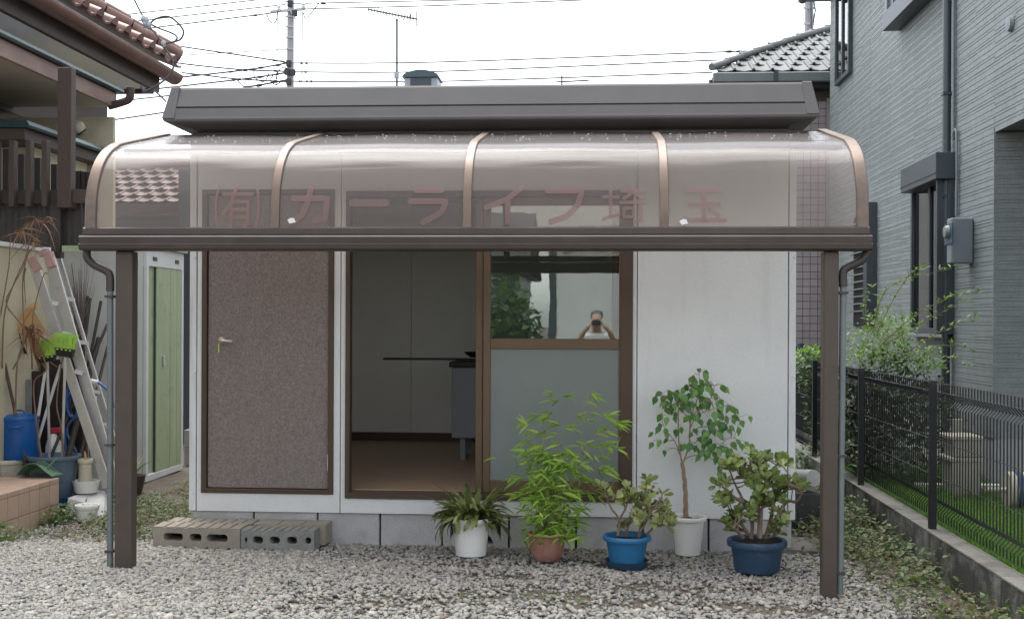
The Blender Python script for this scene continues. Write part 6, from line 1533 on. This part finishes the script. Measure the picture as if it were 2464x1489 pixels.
for pts in ([(1130, 110), (1150, 160), (1185, 182), (1210, 140), (1215, 90)], [(1530, 28), (1480, 90), (1430, 145), (1412, 100)], [(1300, 540), (1260, 520), (1220, 550), (1200, 610)], [(1030, 530), (1040, 600), (1110, 630), (1150, 560)], [(900, 615), (930, 650), (950, 668)], [(1180, 580), (1160, 620), (1200, 655), (1250, 620)]):
    MB().tube(smoothpts([W4(x, y, YP - .3) for x, y in pts], 5), .022, 5).build('jumper_wire', 'sleeve', up, smooth=True)
p2, q2 = pole_thing('utility_pole', 'concrete utility pole standing behind the hipped grey roof at the right', 1947, 60, .26, 34., PY(1947, -30, 34).z)
for v in (20, 58): a, b = PY(1934, v, 33.8), PY(1960, v, 33.8); MB().bar(a, b, .05, .05).build('band', 'galvanized', p2)
MB().tube([PY(1956, -10, 33.7), PY(1962, 25, 33.7), PY(1957, 55, 33.7)], .02, 5).build('jumper_wire', 'sleeve', p2)
MB().tube([PY(1951, -10, 33.75), PY(1953, 85, 33.75)], .02, 5).build('ladder_rail', 'cable', p2)
# overhead cables
cab_l = [([(0, 120), (1300, -25)], .016, 'topmost thin cable at the upper left of the sky'), ([(-120, 192), (1272, 38)], .016, 'thin cable reaching the pole top from the left'), ([(-120, 262), (1040, 120), (1222, 92)], .018, 'cable ending at the left end of the crossarm'),
 ([(1330, 25), (1560, 26), (3700, -20)], .016, 'cable leaving the pole top towards the right'), ([(1425, 72), (2464, 45), (3900, -10)], .016, 'cable leaving the right end of the crossarm'),
 ([(360, 345), (590, 378), (1180, 465), (1300, 490)], .020, 'service cable sloping from the tiled roof to the pole, uppermost'), ([(425, 485), (630, 510), (960, 540), (1300, 552)], .020, 'service cable from the tiled roof to the pole, middle one'), ([(475, 562), (640, 580), (900, 610), (1300, 632)], .020, 'service cable from the eaves corner to the pole, lowest'),
 ([(300, 615), (850, 555), (1080, 525), (1300, 485)], .022, 'thick sleeved cable rising to the pole from the left'), ([(290, 685), (870, 620), (1090, 592), (1300, 558)], .022, 'second sleeved cable rising to the pole below the first'), ([(950, 672), (1060, 660), (1250, 625), (1300, 615)], .024, 'short thick cable just above the hut roof by the pole'),
 ([(1340, 488), (2464, 480), (4830, 395)], .018, 'uppermost long cable from the pole to the grey tiled roof'), ([(1340, 556), (2464, 552), (4600, 465)], .018, 'middle long cable from the pole to the grey tiled roof'), ([(1340, 628), (2500, 628), (4560, 560)], .018, 'lowest long cable from the pole to the grey tiled roof'), ([(400, 432), (1290, 382)], .012, 'faint thin cable between the tiled roof and the pole'),
 ([(-100, 790), (380, 738)], .020, 'cable crossing the gap left of the hut roof'), ([(-120, 935), (340, 868)], .022, 'lower cable crossing the gap left of the hut roof')]
cabs = []
for pts, r, lab in cab_l:
    pp_ = [W4(x, y, YP - .2 if i else YP - .2) for i, (x, y) in enumerate(pts)]
    sp_ = smoothpts(pp_, 5) if len(pp_) > 2 else pp_
    oc = tag(MB().tube(sp_, r * 1.6, 5).build('overhead_cable', 'cable', smooth=True, org=pp_[0]), lab, 'cable', 'overhead cables'); cabs.append((oc, [a.lerp(b, t_ / 40) for a, b in zip(sp_, sp_[1:]) for t_ in range(40)]))
slv = MB()
for k, (x0, y0_, x1, y1_, r) in enumerate(((1025, 122, 1060, 118, .06), (1545, 26, 1585, 30, .07), (430, 355, 590, 378, .035), (1170, 464, 1205, 470, .06), (1225, 470, 1270, 478, .05), (470, 491, 630, 510, .04), (830, 557, 875, 552, .06), (945, 542, 985, 540, .08), (990, 538, 1030, 533, .06), (1060, 526, 1110, 520, .07), (1195, 508, 1240, 500, .06), (1180, 547, 1210, 549, .06), (540, 573, 640, 580, .04), (862, 620, 890, 617, .06), (905, 614, 935, 612, .07), (960, 608, 1000, 605, .06), (1050, 597, 1110, 590, .07), (1190, 576, 1230, 570, .06), (1180, 625, 1215, 628, .07), (1230, 625, 1255, 630, .06), (1045, 662, 1095, 656, .08), (1385, 488, 1410, 488, .06), (1425, 488, 1448, 488, .06), (1418, 556, 1440, 557, .06), (1372, 628, 1395, 628, .06), (1428, 628, 1450, 628, .06), (1460, 628, 1485, 628, .06), (4660, 400, 4720, 398, .07), (4740, 399, 4790, 396, .06))):
    a, b = W4(x0, y0_, YP - .2), W4(x1, y1_, YP - .2); md = a.lerp(b, .5)
    oc = min(cabs, key=lambda c_: min((q - md).length for q in c_[1]))[0]
    MB().tube([a, a.lerp(b, .3), a.lerp(b, .7), b], [r * .4, r * .75, r * .75, r * .4], 7).build('sleeve', 'sleeve', oc, smooth=True)
# service entry at the tiled roof
sv = thing('cable_bracket', 'galvanised cable bracket with clamps on the tiled roof corner', 'bracket', W4(200, 190, 10.2))
MB().tube([W4(190, 215, 10.2), W4(195, 140, 10.2)], .018, 8).build('stem', 'galvanized', sv, smooth=True)
for x, y in ((180, 150), (205, 160), (195, 185), (222, 195), (335, 340)): q = W4(x, y, 10.18); MB().lathe([(.012, -.03), (.022, -.01), (.022, .01), (.012, .03)], q, 10).build('clamp', 'galvanized', sv, smooth=True)
for pts, r, nm, lab in (([(230, 190), (270, 150), (360, 128), (430, 165), (488, 240), (470, 300), (430, 320), (350, 340), (335, 365), (400, 450), (405, 540), (340, 620), (240, 685), (190, 700), (165, 665)], .009, 'service_cable', 'thick black service cable looping over the tiled roof corner'),
                     ([(210, 175), (300, 220), (400, 258), (440, 290), (420, 322)], .008, 'service_cable', 'short looped black cable ending at the lower clamp'),
                     ([(100, -20), (150, 80), (190, 150)], .008, 'service_cable', 'twin cable coming down from the top left to the roof bracket'),
                     ([(215, 200), (270, 260), (335, 340)], .006, 'service_cable', 'thin stay wire between the two roof clamps'),
                     ([(160, 665), (180, 710), (225, 715), (260, 700), (310, 740), (355, 785)], .008, 'service_cable', 'thin drop cable from the eaves down to the hut roof')):
    P_ = [W4(x, y, 10.2) for x, y in pts]; tag(MB().tube(smoothpts(P_, 6), r, 7).build(nm, 'cable' if r < .01 else 'sleeve', smooth=True, org=P_[0]), lab, 'cable')

# ------------------------------------------------------------------ what the glass door mirrors: the yard behind the photographer
wl = X_at(1325, 18.9)
sg = thing('white_garage', 'plain white garage wall across the yard, mirrored in the sliding door', 'garage', (wl + 2, -4, 0))
MB().box(wl, wl + 5, -9, -4, -.1, 2.75).build('wall', 'back_wall', sg)
MB().box(wl - .1, wl + 5.1, -9.1, -3.9, 2.752, 2.9).build('roof', 'house_trim', sg)
MB().box(wl - .03, wl + .09, -4.07, -3.985, -.1, 2.74).build('corner_strip', 'house_trim', sg)
hd = thing('hedge', 'green hedge tree across the yard, mirrored in the sliding door', 'hedge', (wl - 1.4, -5, 0))
scatter('foliage', None, None, 'hedge_leaf', [(wl - 1.1, -5, 1.1, .95, .9, 1.2), (wl - 2.4, -5.5, 1.1, 1.0, .8, 1.2), (wl - .6, -4.8, .8, .5, .6, .9)], 4600, .16, .09, 14, 'stuff', hd)
MB().tube([(wl - 1.5, -5, -.1), (wl - 1.5, -5, 1.2)], [.08, .04], 8).build('trunk', 'dry_stem', hd, smooth=True)
oh = thing('far_house', 'grey roofed house beyond the hedge, mirrored in the sliding door', 'house', (-8, -16, 0))
MB().box(-14, wl - 1.2, -20, -14, -.1, 2.6).build('wall', 'house_trim', oh)
MB().add([(-14.4, -13.6, 2.6), (wl - .9, -13.6, 2.6), (wl - .9, -17, 4.3), (-14.4, -17, 4.3), (wl - .9, -20.4, 2.6), (-14.4, -20.4, 2.6)], [(0, 1, 2, 3), (3, 2, 4, 5), (0, 5, 4, 1)]).build('roof', 'house_trim', oh)
# the photographer, seen only in the glass
pr = thing('person', 'photographer in a white shirt holding a camera to the face, mirrored in the glass', 'person', (0, -.24, gz(0, 4)))
zg = 0.02
def skin(name, m, verts, edges, parent, sub=2):
    me = bpy.data.meshes.new(name); me.from_pydata([v_[0] for v_ in verts], edges, []); o = bpy.data.objects.new(name, me); C.objects.link(o)
    o.modifiers.new('skin', 'SKIN'); sk = me.skin_vertices[0].data
    for i, v_ in enumerate(verts):
        r = v_[1]; sk[i].radius = r if isinstance(r, tuple) else (r, r); sk[i].use_root = (i == 0)
    ss = o.modifiers.new('sub', 'SUBSURF'); ss.levels = sub; ss.render_levels = sub
    dg = bpy.context.evaluated_depsgraph_get(); dg.update(); m2 = bpy.data.meshes.new_from_object(o.evaluated_get(dg)); bpy.data.objects.remove(o); m2.materials.clear(); m2.materials.append(M[m])
    org = ORG[parent.name]; m2.transform(Matrix.Translation(-org)); m2.polygons.foreach_set('use_smooth', [True] * len(m2.polygons)); m2.name = name
    o = bpy.data.objects.new(name, m2); C.objects.link(o); o.parent = parent; ORG[o.name] = org; return o
y_ = -.26; H0 = 1.40
body = [((0, y_, .80), (.13, .09)), ((0, y_, 1.04), (.13, .09)), ((0, y_, 1.20), (.14, .085)), ((0, y_, 1.275), (.06, .055)), ((0, y_ + .03, 1.32), (.062, .062)), ((0, y_ + .05, 1.395), (.082, .092)), ((0, y_ + .045, 1.465), (.08, .09)), ((0, y_ + .04, 1.51), (.055, .06)),
        ((.17, y_, 1.215), .05), ((.255, y_ + .03, 1.09), .042), ((.16, y_ + .15, 1.29), .033), ((.088, y_ + .19, 1.375), .030), ((-.17, y_, 1.215), .05), ((-.255, y_ + .03, 1.09), .042), ((-.16, y_ + .15, 1.29), .033), ((-.088, y_ + .19, 1.375), .030),
        ((.09, y_, .74), .085), ((.10, y_ + .01, .42), .055), ((.10, y_, .09), .04), ((.11, y_ + .12, .05), (.04, .03)), ((-.09, y_, .74), .085), ((-.10, y_ + .01, .42), .055), ((-.10, y_, .09), .04), ((-.11, y_ + .12, .05), (.04, .03)), ((0, y_ + .14, 1.40), .016)]
be = [(0, 1), (1, 2), (2, 3), (3, 4), (4, 5), (5, 6), (6, 7), (2, 8), (8, 9), (9, 10), (10, 11), (2, 12), (12, 13), (13, 14), (14, 15), (0, 16), (16, 17), (17, 18), (18, 19), (0, 20), (20, 21), (21, 22), (22, 23), (5, 24)]
skin('body', 'skin', body, be, pr)
for s in (1, -1):
    for k in range(5):
        a = Vector((s * .085, y_ + .195, 1.38)); ang = (-.3 + .28 * k)
        tip = a + Vector((-s * (.035 + .004 * (k % 3)), .012, -.02 + .018 * k)); skin('finger', 'skin', [(tuple(a), .010), (tuple(a.lerp(tip, .55) + Vector((0, .012, 0))), .009), (tuple(tip), .007)], [(0, 1), (1, 2)], pr, 1)
skin('shirt', 'shirt', [((0, y_, .82), (.155, .115)), ((0, y_, 1.02), (.155, .11)), ((0, y_, 1.205), (.16, .10)), ((0, y_, 1.265), (.085, .075)), ((.175, y_, 1.21), .068), ((.225, y_ + .015, 1.13), .062), ((-.175, y_, 1.21), .068), ((-.225, y_ + .015, 1.13), .062)], [(0, 1), (1, 2), (2, 3), (2, 4), (4, 5), (2, 6), (6, 7)], pr)
skin('trousers', 'trousers', [((0, y_, .84), (.145, .105)), ((.09, y_, .72), .098), ((.10, y_ + .01, .42), .072), ((.10, y_, .10), .06), ((-.09, y_, .72), .098), ((-.10, y_ + .01, .42), .072), ((-.10, y_, .10), .06)], [(0, 1), (1, 2), (2, 3), (0, 4), (4, 5), (5, 6)], pr)
skin('hair', 'hair', [((0, y_ - .02, 1.42), (.082, .05)), ((0, y_ + .02, 1.495), (.092, .088)), ((0, y_ + .085, 1.52), (.07, .05))], [(0, 1), (1, 2)], pr)
cm = thing('camera', 'small dark compact camera held in front of the photographer\'s face', 'camera', (0, -.035, 1.36))
MB().box(-.05, .05, -.05, -.025, 1.365, 1.43).build('camera_body', 'black_metal', cm, bevel=.004)
MB().lathe([(.02, .012), (.022, 0)], (0, -.025, 1.398), 16, 'Y').build('lens', 'house_trim', cm)
